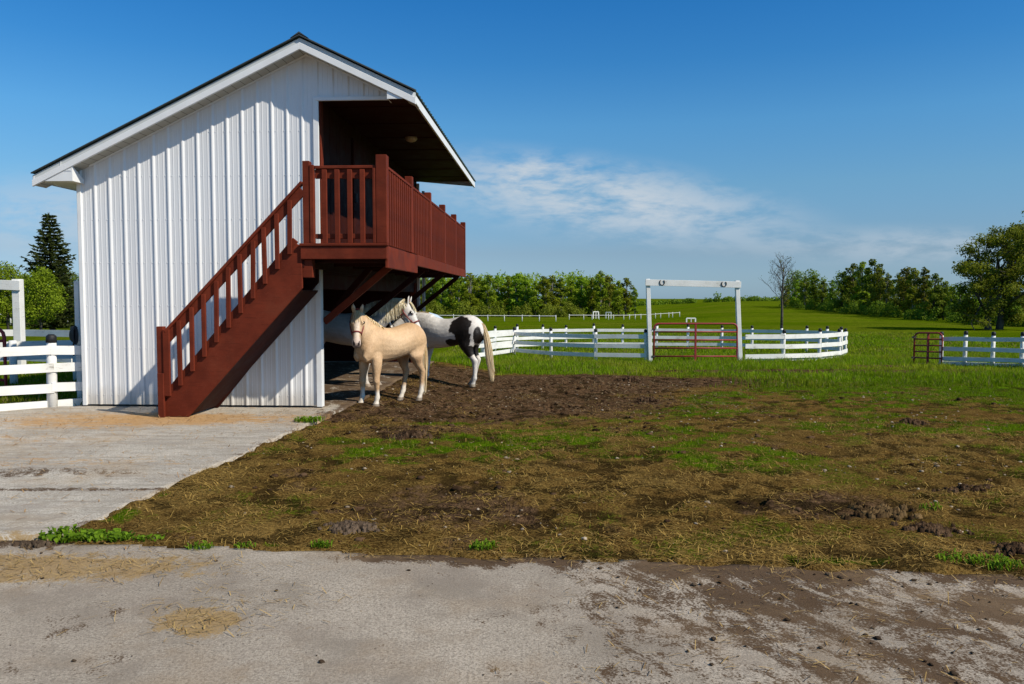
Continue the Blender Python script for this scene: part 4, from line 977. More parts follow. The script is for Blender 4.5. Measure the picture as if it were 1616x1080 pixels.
# ------------------------------------------------------------------ fences and gates
WP = M['white_fence_paint']
def gz(x, y): return float(zt(np.array([x]), np.array([y]), False)[0])
def fence(name, label, pts, hgt=1.1, rails=(.93, .60, .28), bh=.14, post_w=.125, toward=(0, -1), cap=True, jitter=.012, bottom=None, cat='fence', group=None, skip_posts=(), extra=.14, seed=1, sag=0):
    """pts: (x, y[, z]) of posts; every post and every board is a part"""
    rg = random.Random(seed); root = empty(name, (pts[0][0], pts[0][1], gz(*pts[0][:2]))); tag(root, label, cat, group); o0 = root.location
    P = [Vector((p[0], p[1], gz(p[0], p[1]) if len(p) < 3 else p[2])) for p in pts]
    hs = [hgt * (1 + rg.uniform(-.01, .01)) for p in P]; td = Vector((toward[0], toward[1], 0)).normalized()
    for i, p in enumerate(P):
        if i in skip_posts: continue
        lean = Vector((rg.uniform(-.025, .025), rg.uniform(-.02, .02), 1)); top = hs[i] + extra * rg.uniform(.75, 1.2)
        mb = MB(); q = p - o0; mb.tube([q - Vector((0, 0, .12)), q + lean * (top * .5), q + lean * (top - .10)], [post_w * .52, post_w * .5, post_w * .48], 10)
        po = mb.build('post', WP, root, True)
        if cap:
            mb = MB(); mb.tube([q + lean * (top - .115), q + lean * (top - .02), q + lean * (top + .01)], [post_w * .53, post_w * .50, post_w * .28], 10); mb.build('post_cap', M['black_tar'], po, True)
    for i in range(len(P) - 1):
        for k, f in enumerate(rails):
            a = P[i] - o0; b = P[i + 1] - o0; j = lambda: rg.uniform(-jitter, jitter)
            t = (b - a).normalized(); nrm = Vector((-t.y, t.x, 0)); nrm = nrm if nrm.dot(td) > 0 else -nrm; nrm.normalize()
            off = nrm * (post_w * .5 + .012 + (.004 if (i + k) % 2 else 0))
            MB().beam(a + off + Vector((0, 0, hs[i] * f + j())) - t * .02, b + off + Vector((0, 0, hs[i + 1] * f + j())) + t * .02, .028, bh).build('rail', WP, root)
        if bottom:
            a = P[i] - o0; b = P[i + 1] - o0; MB().beam(a + Vector((0, 0, bottom)), b + Vector((0, 0, bottom)), .05, .14).build('base_board', WP, root)
    return root
X_ = lambda px, Y: at(px, 540, Y).x
near_left = [(X_(745, 28.4), 28.4), (X_(764, 29.6), 29.6), (X_(811, 33.0), 33.0), (X_(870, 30.6), 30.6), (X_(940, 29.2), 29.2), (X_(1020, 28.6), 28.6)]
far_side = [(X_(760, 33.2), 33.2 + .3), (X_(781, 36.5), 36.5), (X_(816, 38.2), 38.2), (X_(856, 39.2), 39.2), (X_(893, 39.8), 39.8), (X_(937, 40), 40), (X_(982, 40), 40), (X_(1036, 39.8), 39.8), (X_(1085, 39.5), 39.5), (X_(1139, 39), 39), (X_(1187, 38.2), 38.2), (X_(1234, 37.3), 37.3), (X_(1273, 36.3), 36.3), (X_(1304, 35.2), 35.2), (X_(1328, 33.8), 33.8)]
near_right = [(X_(1176, 28.6), 28.6), (X_(1236, 28.8), 28.8), (X_(1293, 29.8), 29.8), (X_(1325, 31.4), 31.4), (X_(1334, 33.2), 33.2)]
fence('board_fence', 'white three board pen fence with black topped posts left of the arched gate', near_left, 1.02, (.92, .58, .25), .145, seed=3, extra=.18)
fence('board_fence', 'white board fence along the far side of the round pen, seen through the gate', far_side, 1.02, (.92, .58, .25), .145, seed=4, extra=.22)
fence('board_fence', 'bright white curved board fence right of the arched gate, ending in paired posts', near_right, 1.02, (.92, .57, .22), .16, seed=5, bottom=.05, skip_posts=(0,), extra=.16)
right_f = [(X_(1486, 26.6), 26.6), (X_(1523, 26.0), 26.0), (X_(1567, 25.3), 25.3), (X_(1613, 24.6), 24.6), (X_(1664, 23.9), 23.9), (X_(1720, 23.2), 23.2)]
fence('board_fence', 'white board fence at the right edge beyond the small red gate', right_f, .98, (.90, .56, .24), .13, seed=6, bottom=.06, extra=.14)
# arched gate
def arch(name, label, xl, xr, Y, h, w=.19, cat='gate frame', shoes=True, lean=(0, 0), Y2=None):
    Y2 = Y2 or Y; z = gz(xl, Y); root = empty(name, (xl, Y, z)); tag(root, label, cat); z2 = gz(xr, Y2) - z; dx, dy = xr - xl, Y2 - Y
    MB().beam((0, 0, -.2), (lean[0], 0, h), w, w, (0, 1, 0)).build('post', WP, root, bevel=.01)
    MB().beam((dx, dy, z2 - .2), (dx + lean[1], dy, h - .06), w * 1.05, w * 1.05, (0, 1, 0)).build('post', WP, root, bevel=.01)
    bm_ = MB().beam((lean[0] - .10, -w * .5 - .024, h - .13), (dx + lean[1] + .12, dy - w * .5 - .024, h - .21), .045, .22).build('beam', WP, root, bevel=.005)
    if shoes:
        for f in (.155, .845):
            c = Vector((lean[0] + (dx + lean[1] - lean[0]) * f, dy * f - w * .5 - .058, h - .115 - .08 * f)); mb = MB()
            mb.tube([c + Vector((.085 * math.sin(q), 0, -.085 * math.cos(q) * 1.15)) for q in np.linspace(-2.45, 2.45, 15)], .016, 6); mb.build('horseshoe', M['iron'], root, True)
    return root
arch('gate_arch', 'tall white timber gate arch with two horseshoes on its beam', X_(1027, 28.5), X_(1169, 28.5), 28.5, 3.0, .14, lean=(-.13, -.17))
def tube_gate(name, label, x0, x1, Y0, Y1, h, r=.028, bars=5, zoff=.18, post_at=.5, curved=True):
    z = gz(x0, Y0); root = empty(name, (x0, Y0, z)); tag(root, label, 'gate'); d = Vector((x1 - x0, Y1 - Y0, gz(x1, Y1) - z)); RP = M['red_gate_paint']
    ln = d.length; a = Vector((0, 0, zoff)); up = Vector((0, 0, 1)); t = d.normalized(); c = .16
    pts = [a, a + up * (h - c)] + ([a + up * (h - c + c * math.sin(q)) + t * (c - c * math.cos(q)) for q in (.5, 1.05)] if curved else []) + [a + up * h + t * c]
    e = a + d; p2 = [e + up * h - t * c] + ([e + up * (h - c + c * math.sin(q)) - t * (c - c * math.cos(q)) for q in (1.05, .5)] if curved else []) + [e + up * (h - c), e]
    MB().tube(pts + p2 + [a], r, 8).build('frame', RP, root, True)
    for k in range(1, bars): MB().tube([a + up * (h * k / bars * (1 - .0)), e + up * (h * k / bars)], r * .8, 8).build('bar', RP, root, True)
    m = a + d * post_at; MB().beam(m, m + up * h, .07, .05, (0, 1, 0)).build('brace', RP, root, bevel=.006)
    for q in ((.18, .86), (.22, .2)): MB().box(-.07, .05, -.04, .04, zoff + h * q[1] - .03, zoff + h * q[1] + .03).build('hinge', M['iron'], root)
    return root
tube_gate('tube_gate', 'red tubular steel farm gate hung in the white arch', X_(1032, 28.45), X_(1163, 28.45), 28.45, 28.45, 1.46, .034, 5, -.06)
tube_gate('tube_gate', 'short red tubular gate swung against the fence at the right', X_(1443, 27.2), X_(1487, 26.35), 27.2, 26.35, 1.06, .03, 5, .02)
# ---------------- left of the barn
lf = [(X_(-60, 11.35), 11.35), (X_(79, 12.1), 12.1), (X_(134, 12.45), 12.45)]
fence('board_fence', 'weathered white four board fence joined to the left corner of the barn', lf, .97, (.93, .66, .34), .135, .145, seed=8, bottom=.06, extra=.15, skip_posts=(2,))
lb = [(X_(-70, 19.5), 19.5), (X_(31, 20), 20), (X_(117, 19.2), 19.2)]
fence('board_fence', 'white corral fence behind the arch left of the barn', lb, .95, (.95, .62, .30), .16, .15, seed=9)
lc = [(X_(-60, 15.2), 15.2), (X_(20, 15.6), 15.6), (X_(120, 16.2), 16.2)]
fence('board_fence', 'shaded white corral fence between the front fence and the arch', lc, .86, (.94, .66), .14, .14, toward=(-.3, 1), seed=10, cap=False)
arch('gate_arch', 'white timber arch standing behind the fence left of the barn', X_(-70, 18.2), X_(31, 18.2), 18.2, 2.24, .17, shoes=False)
mbp = MB().beam((0, 0, -.1), (0, 0, 1.98), .075, .075, (0, 1, 0)); pt = mbp.build('white_post', WP, None, bevel=.006); pt.location = (X_(124.5, 12.9), 12.9, gz(X_(124.5, 12.9), 12.9)); tag(pt, 'tall thin white post beside the left corner of the barn', 'post')
tube_gate('tube_gate', 'red tubular gate at the left edge of the yard', X_(-90, 13.6), X_(7, 13.6), 13.6, 13.6, 1.12, .03, 5, .08)
# halter and rope hung on the tall post
hx = Vector((X_(118, 12.75), 12.75, 1.16)); mb = MB()
for k in range(5):
    r = .07 + .012 * k; mb.tube([Vector((.02 * k - .04 + .032 * math.cos(q), -.012 * k, -.09 + r * math.sin(q) * 1.2)) for q in np.linspace(0, 6.283, 18)], .015, 6, False)
mb.tube([(.04, 0, .04), (.0, 0, -.1), (-.03, 0, -.3), (-.02, 0, -.42)], .014, 6)
hb = mb.build('hanging_halter', M['halter_black'], None, True); hb.location = hx; tag(hb, 'black halter and rope hanging on the post beside the barn corner', 'halter')
# ---------------- far paddock rails and jumps
def line_fence(label, pxs, Y0, Y1, h, rail=True, seed=1):
    pts = [(X_(p, Y0 + (Y1 - Y0) * i / (len(pxs) - 1)), Y0 + (Y1 - Y0) * i / (len(pxs) - 1)) for i, p in enumerate(pxs)]
    fence('paddock_fence', label, pts, h, (.88,) if rail else (), .065, .11, cap=False, seed=seed, extra=.1)
line_fence('thin white paddock rail in front of the wood behind the pen', [660, 690, 716, 742, 770, 796, 824, 851, 877], 104, 104, .85, True, 11)
line_fence('row of short white posts in the far field right of the paddock rail', [898, 921, 934, 945, 960, 968, 984, 993, 1002, 1011, 1034, 1042, 1055, 1061, 1072], 118, 122, .8, True, 12)
line_fence('white paddock fence under the trees left of the barn', [-30, -6, 18, 38, 60, 75, 92, 108, 126], 62, 60, .9, True, 13)
def jump(label, px, Y, wpx, h, slant):
    x = X_(px, Y); z = gz(x, Y); root = empty('jump_frame', (x, Y, z), slant); tag(root, label, 'jump'); wm = wpx * Y / 1257
    for s in (-.5, .5): MB().beam((wm * s, 0, -.1), (wm * s, 0, h), .14, .14, (0, 1, 0)).build('post', WP, root)
    MB().beam((-wm * .5, 0, h), (wm * .5, 0, h), .12, .14).build('bar', WP, root); 
    MB().beam((wm * .02, 0, -.1), (wm * .02, 0, h), .09, .09, (0, 1, 0)).build('post', WP, root)
jump('small white jump frame in the field seen under the gate arch', 1090, 92, 14, .46, 0)
jump('white jump frame near the right end of the wood', 940, 128, 9, 1.1, .35)
jump('white jump frame standing alone on the slope right of the wood', 960, 130, 8, 1.0, -.3)
# pale shelter roof seen over the pinto's back
x, Y = X_(676, 48), 48; z = gz(x, Y); root = empty('shelter', (x, Y, z)); tag(root, 'pale blue shelter roof peeping over the back of the patched horse', 'shelter')
MB().prism([(-.75, 1.28), (-.5, 1.62), (-.1, 1.74), (.35, 1.60), (.8, 1.34), (.78, 1.30), (.3, 1.52), (-.1, 1.66), (-.45, 1.55), (-.7, 1.26)], 'y', -.6, 1.6).build('roof', M['tent_cloth'], root)
for sx in (-.68, .72):
    for sy in (-.5, 1.5): MB().beam((sx, sy, 0), (sx, sy, 1.33), .06, .06, (0, 1, 0)).build('leg', M['galvanized'], root)
# ------------------------------------------------------------------ trees
def leaf_cloud(rg, blobs, n, size, shell=.55, tint_fn=None):
    """leaf faces spread through ellipsoid blobs (cx,cy,cz,rx,ry,rz)"""
    B = np.array(blobs); vol = (B[:, 3] * B[:, 4] * B[:, 5]) ** .75; pick = rg.choice(len(B), n, p=vol / vol.sum()); b = B[pick]
    d = rg.normal(0, 1, (n, 3)); d /= np.linalg.norm(d, axis=1, keepdims=True); r = (shell + (1.12 - shell) * rg.random(n)) [:, None]
    C = b[:, :3] + d * b[:, 3:] * r
    nrm = d * .7 + rg.normal(0, .55, (n, 3)) + np.array([0, 0, .3]); nrm /= np.linalg.norm(nrm, axis=1, keepdims=True)
    t1 = np.cross(nrm, rg.normal(0, 1, (n, 3))); t1 /= np.linalg.norm(t1, axis=1, keepdims=True) + 1e-9; t2 = np.cross(nrm, t1)
    s = size * rg.uniform(.55, 1.25, (n, 1))
    V = np.stack([C - t1 * s, C + t2 * s * .6, C + t1 * s, C - t2 * s * .6], 1).reshape(-1, 3); Fq = np.arange(n)[:, None] * 4 + np.arange(4)
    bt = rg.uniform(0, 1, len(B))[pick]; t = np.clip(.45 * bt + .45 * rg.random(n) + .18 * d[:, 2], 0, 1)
    return V, Fq, np.repeat(np.stack([t, t, t], 1), 4, 0)
def limb_mesh(name, segs, mat):
    mb = MB()
    for pts, rad in segs: mb.tube(pts, rad, 7)
    return mb.mesh(name, mat, True)
def deciduous(rg, h, spread, n, leaf, mat, bark='bark', low=.18, nb=16, pointy=0., trunk_r=.02, shell=.5):
    segs = [([(0, 0, -.3), (.02 * h * rg.normal(), .02 * h * rg.normal(), .35 * h), (.03 * h * rg.normal(), .03 * h * rg.normal(), .85 * h)], [trunk_r * h, trunk_r * h * .75, trunk_r * h * .2])]
    blobs = []
    for k in range(nb):
        f = low + (1 - low) * ((k + .5) / nb); env = math.sin(min(1, max(.05, (f - low * .6) / (1 - low * .6))) ** (.75 + pointy * .0) * math.pi) ** .6 if not pointy else (1 - f) ** .7 + .12
        a = k * 2.4 + rg.normal() * .4; r = spread * env * rg.uniform(.25, .75); rb = spread * rg.uniform(.26, .46) * (.55 + .6 * env)
        c = (r * math.cos(a), r * math.sin(a), h * f * .96); blobs.append((*c, rb, rb, rb * rg.uniform(.7, 1.15)))
        segs.append(([(0, 0, h * f * .55), (c[0] * .5, c[1] * .5, h * f * .75), c], [trunk_r * h * .35, trunk_r * h * .22, trunk_r * h * .06]))
    for k in range(nb // 2):  # stray sprays break the outline
        b = blobs[rg.integers(len(blobs))]; d = rg.normal(0, 1, 3); d[2] = abs(d[2]); d /= np.linalg.norm(d); blobs.append((b[0] + d[0] * b[3], b[1] + d[1] * b[3], b[2] + d[2] * b[5], b[3] * .42, b[3] * .42, b[3] * .5))
    V, Fq, c = leaf_cloud(rg, blobs, n, leaf, shell)
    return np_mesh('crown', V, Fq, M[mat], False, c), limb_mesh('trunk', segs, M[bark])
def put(kind, name, label, cat, x, y, sc=(1, 1, 1), rz=0., group=None, sink=.0):
    root = empty(name, (x, y, gz(x, y) - sink), rz); root.scale = sc; tag(root, label, cat, group)
    link('crown', kind[0], root); link('trunk', kind[1], root); return root
rg = np.random.default_rng(5)
W = [deciduous(rg, 10, 1.9, 2600, .20, 'leaf_spring', 'pale_bark', .12, 16), deciduous(rg, 10, 1.6, 2400, .19, 'leaf_spring', 'pale_bark', .16, 18), deciduous(rg, 10, 2.2, 2800, .21, 'leaf_olive', 'bark', .10, 16),
     deciduous(rg, 10, 1.7, 2400, .19, 'leaf_olive', 'pale_bark', .2, 16), deciduous(rg, 10, 2.0, 2600, .20, 'leaf_dark', 'bark', .08, 16), deciduous(rg, 9, 1.6, 2200, .18, 'leaf_spring', 'bark', .22, 14)]
ORD = 'first second third fourth fifth sixth seventh eighth ninth tenth eleventh twelfth thirteenth fourteenth fifteenth sixteenth seventeenth eighteenth nineteenth twentieth twenty-first twenty-second twenty-third twenty-fourth twenty-fifth twenty-sixth twenty-seventh twenty-eighth'.split()
# left wood: a front row one can tell apart ...
k = 0; px = 1001.
tops = [(660, 432), (700, 432), (740, 428), (790, 431), (800, 428), (830, 433), (860, 431), (880, 436), (900, 432), (925, 426), (940, 424), (960, 430), (975, 428), (990, 440), (1003, 452)]
wood_front = []
while px > 655:
    Y = 150 + rg.uniform(-4, 4); top = np.interp(px, [t[0] for t in tops], [t[1] for t in tops]) + rg.uniform(-5, 6)
    x = X_(px, Y); h = at(px, top, Y).z - gz(x, Y); s = h / 10.2; wv = rg.uniform(1.05, 1.5)
    tn = ['bright green leafy tree', 'slim bright green tree', 'olive green spreading tree', 'thin olive green tree', 'dark green tree', 'fresh green tree'][(kk := int(rg.integers(6)))]
    kk = [0, 1, 0, 5, 1, 2][kk]; wood_front.append((px, Y, kk, (s * wv, s * wv, s), tn)); px -= rg.uniform(11, 17)
for k, (px, Y, kk, sc, tn) in enumerate(wood_front):
    put(W[kk], 'woodland_tree', f'{ORD[k]} tree from the open right end of the wood behind the pen', 'tree', X_(px, Y), Y, sc, rg.uniform(0, 6.28), 'trees along the edge of the wood behind the pen')
# ... and the depth of the wood behind and under them, which reads as one mass
def mass(name, label, pxr, Yr, n, hfun, leaf, per, mat, cat='wood', rr=(1.6, 3.0)):
    bl = []
    for k in range(n):
        px = rg.uniform(*pxr); Y = rg.uniform(*Yr) if not callable(Yr) else Yr(px); x = X_(px, Y); z = gz(x, Y); h = hfun(px, Y); r = rg.uniform(*rr)
        for q in np.linspace(.12, 1, max(2, int(h / (r * .9)))): bl.append((x + rg.normal() * .4 * r, Y + rg.normal() * .4 * r, z + max(h * q - r * .8, r * .3), r * (1.1 - .4 * q), r, r * .8))
    V, Fq, c = leaf_cloud(rg, bl, per * len(bl), leaf, .6)
    return tag(link(name, np_mesh(name, V, Fq, M[mat], False, c)), label, cat, kind='stuff')
mass('woods', 'dense green depth of the wood behind its front row of trees', (560, 985), (157, 185), 110, lambda px, Y: rg.uniform(7.5, 9.2) * (1 - .25 * sstep(940, 985, px)), .26, 170, 'leaf_spring')
mass('undergrowth', 'low leafy bushes along the foot of the wood behind the pen', (640, 975), (143, 149), 46, lambda px, Y: rg.uniform(1.6, 3.4), .17, 210, 'leaf_olive', 'bushes', (.9, 1.7))
mass('tree_line', 'far line of trees along the horizon beyond the field', (960, 1270), (335, 360), 90, lambda px, Y: rg.uniform(.5, 2.2) + 2.5 * (abs(px - 1135) < 6), .45, 45, 'leaf_dark', 'tree line', (1.0, 2.2))
# right wood: runs towards the camera
k = 0; px = 1238.
prof = [(1236, 446), (1256, 436), (1290, 438), (1318, 436), (1350, 412), (1372, 406), (1395, 432), (1410, 430), (1440, 420), (1456, 418), (1476, 430), (1490, 442), (1520, 455), (1545, 462)]
rw = []
while px < 1625:
    Y = float(np.interp(px, [1236, 1330, 1440, 1540, 1625], [168, 130, 102, 84, 76])) + rg.uniform(-2, 3); top = np.interp(px, [p[0] for p in prof], [p[1] for p in prof]) + rg.uniform(-5, 5)
    x = X_(px, Y); h = at(px, top, Y).z - gz(x, Y); s = h / 10.0; rw.append((px, Y, int(rg.choice([0, 2, 3, 4, 4, 5])), (s * 1.15, s * 1.15, s))); px += rg.uniform(11, 17)
for k, (px, Y, kk, sc) in enumerate(rw):
    put(W[kk], 'woodland_tree', f'{ORD[k]} tree along the right wood counting from its far left end', 'tree', X_(px, Y), Y, sc, rg.uniform(0, 6.28), 'trees along the edge of the right wood')
mass('woods', 'dense dark depth of the wood on the right', (1240, 1660), lambda px: float(np.interp(px, [1236, 1330, 1440, 1540, 1640], [176, 139, 111, 92, 84])) + rg.uniform(0, 8), 70, lambda px, Y: rg.uniform(.45, .85) * (Y * .058), .20, 170, 'leaf_dark', 'wood', (1.1, 2.0))
mass('undergrowth', 'low dark bushes along the foot of the right wood', (1245, 1660), lambda px: float(np.interp(px, [1236, 1330, 1440, 1540, 1640], [163, 124, 97, 79, 72])) + rg.uniform(0, 3), 60, lambda px, Y: rg.uniform(1.0, 2.2), .12, 200, 'leaf_dark', 'bushes', (.6, 1.2))
# big willow-like tree at the right edge
def big_tree():
    r2 = np.random.default_rng(21); segs = []; blobs = []
    def limb(p, d, ln, r, lv):
        p = Vector(p); d = Vector(d).normalized(); pts = [p]; q = p.copy()
        for k in range(4):
            d = (d + Vector(r2.normal(0, .13, 3)) + Vector((0, 0, .05))).normalized(); q = q + d * (ln / 4); pts.append(q.copy())
        segs.append((pts, [r, r * .85, r * .7, r * .55, r * .4]))
        if lv == 0:
            rb = r2.uniform(.42, .8); blobs.append((*q, rb * 1.15, rb * 1.15, rb * .8)); return
        if lv <= 1: blobs.append((*pts[3], .65, .65, .5))
        for k in range(r2.integers(3, 5)):
            i = 2 + int(r2.integers(0, 3)); dd = (d * .55 + Vector(r2.normal(0, .75, 3)) + Vector((0, 0, .12))).normalized(); limb(pts[min(i, 4)], dd, ln * r2.uniform(.55, .8), r * .5, lv - 1)
    limb((0, 0, -.3), (-.06, 0, 1), 3.2, .30, 3); limb((.9, .2, -.3), (.42, .05, 1), 4.2, .30, 3); limb((-.1, 0, 1.2), (-.55, -.2, .9), 2.6, .15, 2); limb((.2, 0, 1.5), (.2, .2, 1), 3.6, .2, 2)
    for k in range(14): a = r2.uniform(0, 6.28); blobs.append((1.9 * math.cos(a), 1.2 * math.sin(a), r2.uniform(.8, 2.2), .8, .8, .6))
    V, Fq, c = leaf_cloud(r2, blobs, 42000, .092, .15)
    return np_mesh('crown', V, Fq, M['leaf_olive'], False, c), limb_mesh('trunk', segs, M['bark']), V
bt_ = big_tree(); Yb = 66.; zx = bt_[2]; hgt_ = np.percentile(zx[:, 2], 99.7)
sb = 1.06 * (at(1585, 345, Yb).z - gz(X_(1585, Yb), Yb)) / hgt_
put(bt_, 'willow_tree', 'large spreading olive green tree with forked dark trunks at the right edge', 'tree', X_(1560, Yb), Yb, (sb, sb, sb), 0)
# bare young tree in the field
def bare_tree():
    r2 = np.random.default_rng(8); segs = []
    def limb(p, d, ln, r, lv):
        p = Vector(p); d = Vector(d).normalized(); pts = [p]; q = p.copy()
        for k in range(4):
            d = (d + Vector(r2.normal(0, .11, 3)) + Vector((0, 0, .06))).normalized(); q = q + d * (ln / 4); pts.append(q.copy())
        segs.append((pts, [r, r * .86, r * .72, r * .6, r * .45]))
        if lv == 0: return
        for k in range(r2.integers(3, 6)):
            i = 1 + int(r2.integers(0, 4)); a = r2.uniform(0, 6.28); dd = d * .75 + Vector((math.cos(a), math.sin(a), .25)) * .75; limb(pts[min(i, 4)], dd, ln * r2.uniform(.5, .75), max(r * .5, .008), lv - 1)
    segs.append(([(0, 0, -.2), (.02, 0, 1.2), (0, .02, 2.4), (.05, 0, 3.6), (.1, 0, 5.2)], [.115, .10, .085, .06, .02]))
    for k in range(15):
        z = 1.9 + 3.0 * (k / 15) ; a = k * 2.4; limb((0.02, 0, z), (math.cos(a), math.sin(a), .9 + .5 * k / 15), 1.6 - .8 * k / 15, .026, 2)
    bl = [(*s_[0][-1], .16, .16, .14) for s_ in segs if s_[1][0] < .013][::3] + [(r2.normal() * .4, r2.normal() * .4, r2.uniform(2.0, 3.4), .35, .35, .4) for k in range(8)]
    V, Fq, c = leaf_cloud(r2, bl, 420, .045, .3)
    return np_mesh('crown', V, Fq, M['leaf_olive'], False, c), limb_mesh('trunk', segs, M['bark'])
Yt = 70.; bt2 = bare_tree(); sb = (at(1232, 398, Yt).z - gz(X_(1232, Yt), Yt)) / 6.0
put(bt2, 'young_tree', 'nearly bare young tree standing alone in the field right of the arch', 'tree', X_(1233, Yt), Yt, (sb, sb, sb), .5)
# trees left of the barn
def spruce(h):
    r2 = np.random.default_rng(14); V = []; Fq = []; C = []; b = 0; segs = [([(0, 0, -.2), (0, 0, h * .5), (0, 0, h)], [.16, .1, .015])]
    z = .06 * h
    while z < h * .985:
        f = z / h; L0 = (1 - f) ** .82 * h * .30 + .14
        for a in np.arange(0, 6.28, 6.28 / max(5, int(10 * (1 - f) + 5))):
            a = a + r2.normal() * .2; L = L0 * r2.uniform(.62, 1.18) * (.62 + .75 * float(vnoise(np.array([a * 1.1]), np.array([z * .9]), 3)[0])); dz = -.22 * L; d = np.array([math.cos(a), math.sin(a), 0]); sd = np.array([-d[1], d[0], 0])
            segs.append(([(0, 0, z), tuple(d * L * .9 + [0, 0, z + dz + .12 * L])], [.02, .006])) if r2.random() < .25 else None
            for q in range(int(16 + 34 * (1 - f))):
                t = r2.uniform(.12, 1.0); p = d * L * t + np.array([0, 0, z + dz * t + .34 * L * t * t - .07 * r2.random()]) + sd * r2.normal() * .10 * L * (1.15 - t)
                ax = d * r2.uniform(.5, 1) + sd * r2.normal() * .7 + np.array([0, 0, r2.normal() * .35]); ax /= np.linalg.norm(ax); up = np.cross(ax, r2.normal(0, 1, 3)); up /= np.linalg.norm(up); s = r2.uniform(.13, .26)
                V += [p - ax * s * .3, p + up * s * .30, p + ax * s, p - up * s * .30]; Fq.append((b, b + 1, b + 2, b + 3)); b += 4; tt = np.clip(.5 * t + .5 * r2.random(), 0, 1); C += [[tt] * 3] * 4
        z += h * .026
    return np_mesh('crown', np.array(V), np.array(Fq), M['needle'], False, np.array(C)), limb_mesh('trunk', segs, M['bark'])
Ys = 46.; hs_ = at(82, 335, Ys).z - gz(X_(84, Ys), Ys); put(spruce(hs_), 'spruce_tree', 'tall dark pointed spruce rising beside the left edge of the barn', 'tree', X_(84, Ys), Ys)
D = deciduous(np.random.default_rng(31), 5, 1.9, 7500, .085, 'leaf_spring', 'bark', .28, 20)
D2 = deciduous(np.random.default_rng(33), 5, 1.8, 6500, .085, 'leaf_dark', 'bark', .25, 18)
for px, Y, top, kd, lab in ((66, 40, 420, D, 'rounded bright green tree in front of the spruce'), (14, 44, 412, D, 'broad green tree at the left edge behind the white arch'), (-45, 46, 405, D2, 'dark green tree at the far left edge of the view'), (118, 52, 425, D2, 'dark green tree half hidden by the barn corner'), (40, 58, 428, D2, 'dark tree filling the gap behind the arch and the spruce')):
    s = (at(px, top, Y).z - gz(X_(px, Y), Y)) / 5.2; put(kd, 'broadleaf_tree', lab, 'tree', X_(px, Y), Y, (s, s, s), px * .1)
mass('undergrowth', 'low green hedge growth under the trees left of the barn', (-60, 150), (64, 70), 40, lambda px, Y: rg.uniform(1.2, 3.2), .13, 170, 'leaf_dark', 'bushes', (.8, 1.5))
# ------------------------------------------------------------------ small plants and dung
def weed(label, x, y, n, r, h, wide=.02, seed=1, col=((.075, .15, .008), (.19, .31, .02)), name='weed_clump'):
    r2 = np.random.default_rng(seed); V = []; Fq = []; C = []; b = 0; z0 = ground_at(x, y)
    for k in range(n):
        a = r2.uniform(0, 6.28); rr = r * math.sqrt(r2.random()); px_, py_ = rr * math.cos(a), rr * math.sin(a) * .6; q = r2.uniform(0, 6.28); hh = h * r2.uniform(.4, 1.0); ln = hh * r2.uniform(.3, 1); s = wide * r2.uniform(.6, 1.2)
        zz = max(ground_at(x + px_, y + py_), .002) - z0
        sd = np.array([-math.sin(q), math.cos(q), 0]); d = np.array([math.cos(q), math.sin(q), 0]); p = np.array([px_, py_, zz]); cc = np.array(col[0]) + (np.array(col[1]) - np.array(col[0])) * r2.random()
        V += [p - sd * s * .25, p + sd * s * .25, p + d * ln * .5 + sd * s + [0, 0, hh * .8], p + d * ln + [0, 0, hh * .75], p + d * ln * .5 - sd * s + [0, 0, hh * .8]]; Fq.append((b, b + 1, b + 2, b + 4)); Fq.append((b + 4, b + 2, b + 3, b + 3)); b += 5; C += [cc] * 5
    tri = []
    for f in Fq: tri += [(f[0], f[1], f[2]), (f[0], f[2], f[3])] if f[2] != f[3] else [(f[0], f[1], f[2])]
    o = link(name, np_mesh(name, np.array(V), np.array(tri), M['grass_blade'], False, np.array(C)), None, (x, y, z0)); return tag(o, label, 'plant')
def on_ground(px, py):
    lo, hi = 1., 60.
    for k in range(40):
        m = (lo + hi) / 2; p = at(px, py, m)
        if p.z > gz(p.x, m): lo = m
        else: hi = m
    return p.x, m
for (px, py, n, r, h, wd, lab, sd) in ((112, 850, 190, .22, .065, .014, 'leafy green weeds at the corner where the two concrete slabs meet', 1), (170, 852, 190, .17, .055, .016, 'green weeds spreading right of the slab corner clump', 2), (235, 852, 60, .11, .035, .012, 'sparse weed patch trailing off along the driveway edge', 3),
    (316, 866, 80, .09, .04, .007, 'small bright grass tuft at the driveway edge, left of centre', 4), (388, 866, 40, .08, .035, .006, 'thin grass tuft on the driveway edge beside the bright one', 5), (508, 866, 60, .07, .05, .008, 'little grass tuft at the driveway edge below the dung heap', 6),
    (362, 641, 240, .15, .13, .010, 'grass clump growing against the barn wall under the stairs', 7), (488, 672, 220, .20, .09, .009, 'grass tuft on the edge of the apron near the barn', 8), (1575, 895, 150, .16, .065, .006, 'grass tuft at the driveway edge near the right side', 9), (1512, 888, 110, .15, .05, .006, 'second grass tuft left of the one at the right side', 10),
    (1470, 805, 50, .10, .05, .006, 'small green tuft beside dung in the right of the yard', 11), (762, 872, 80, .09, .07, .007, 'small grass tuft at the middle of the driveway edge', 12)):
    x, y = on_ground(px, py); weed(lab, x, y, n, r, h, wd, sd)
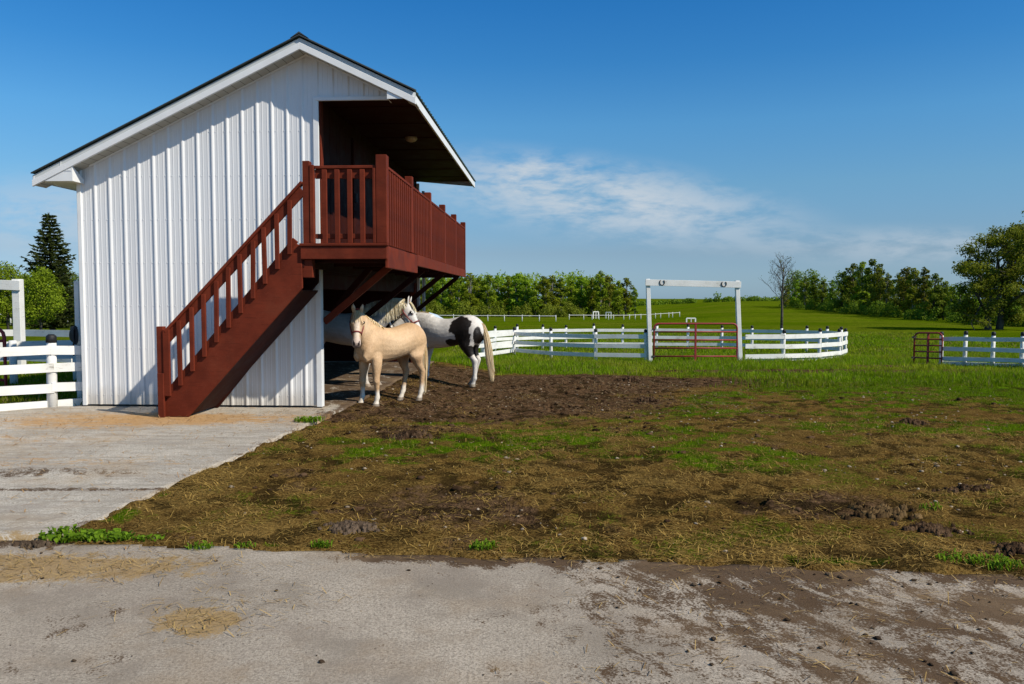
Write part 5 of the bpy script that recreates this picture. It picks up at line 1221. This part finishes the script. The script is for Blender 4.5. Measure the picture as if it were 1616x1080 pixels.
def heap(label, px, py, r, n, seed, c0=(.022, .013, .008), c1=(.110, .068, .040), flat=1.0, name='dung_heap'):
    """a lumpy pat: one skin over many small round droppings"""
    x, y = on_ground(px, py); r2 = np.random.default_rng(seed); m = 120; z0 = ground_at(x, y)
    g = np.linspace(-1, 1, m); GX, GY = np.meshgrid(g * r * 2.3, g * r * 1.5); gx_, gy_ = GX.ravel(), GY.ravel()
    Z = np.full(m * m, -.03); C = np.tile(np.array(c0), (m * m, 1))
    for k in range(n * 3):
        a = r2.uniform(0, 6.28); q = abs(r2.normal()) * .55; s = r * r2.uniform(.07, .15); cx, cy = min(q, 1.2) * r * math.cos(a) * 1.6, min(q, 1.2) * r * math.sin(a)
        d2 = ((gx_ - cx) / 1.15) ** 2 + (gy_ - cy) ** 2; hgt = .75 * np.sqrt(np.maximum(s * s - d2, 0)) + flat * r * .30 * max(0, 1 - q) * r2.uniform(.5, 1)
        h = np.where(d2 < s * s, hgt, -.03); t = r2.random(); C[h > Z] = np.array(c0) * (1 - t) + np.array(c1) * t; Z = np.maximum(Z, h)
    Z = Z + np.where(Z > 0, .45 * r * .12 * r2.normal(0, 1, m * m), 0)
    Zw = zt(gx_ + x, gy_ + y) - z0; Zw = np.where(conc_in(gx_ + x, gy_ + y) > .03, .004 - z0, Zw)
    V = np.stack([gx_, gy_, Zw + Z], 1); ii = (np.arange(m - 1)[:, None] * m + np.arange(m - 1)[None, :]).ravel()
    Fq = np.stack([ii, ii + 1, ii + m + 1, ii + m], 1)
    tag(link(name, np_mesh(name, V, Fq, M['clod'], False, C), None, (x, y, z0)), label, 'dung')
heap('brown dung heap near the driveway, left of the dark muddy patch', 558, 838, .13, 60, 1, (.05, .036, .026), (.14, .10, .07))
heap('dark dung in a low row on the dirt below the pony', 645, 690, .22, 46, 2, flat=.4)
heap('straw mixed dung pile in the right half of the yard', 1385, 812, .20, 40, 3, (.03, .018, .01), (.17, .11, .05), flat=.25); heap('dark dung at the right end of the straw mixed pile', 1465, 838, .16, 30, 4, flat=.4)
heap('dark dung clump on the yard near the right edge', 1518, 776, .13, 30, 5); heap('small dark dung clump above the one near the right edge', 1432, 670, .17, 30, 6)
heap('dung lump lying by the right fence edge of the driveway', 1604, 872, .13, 30, 7); heap('small dung pile between the pen gate and the muddy band', 1022, 635, .17, 26, 8); heap('dark dung on the mud below the pen fence', 992, 602, .2, 26, 9)
heap('brown dung lump on the corner of the concrete at the left', 55, 862, .09, 24, 10, (.04, .028, .02), (.11, .08, .055))
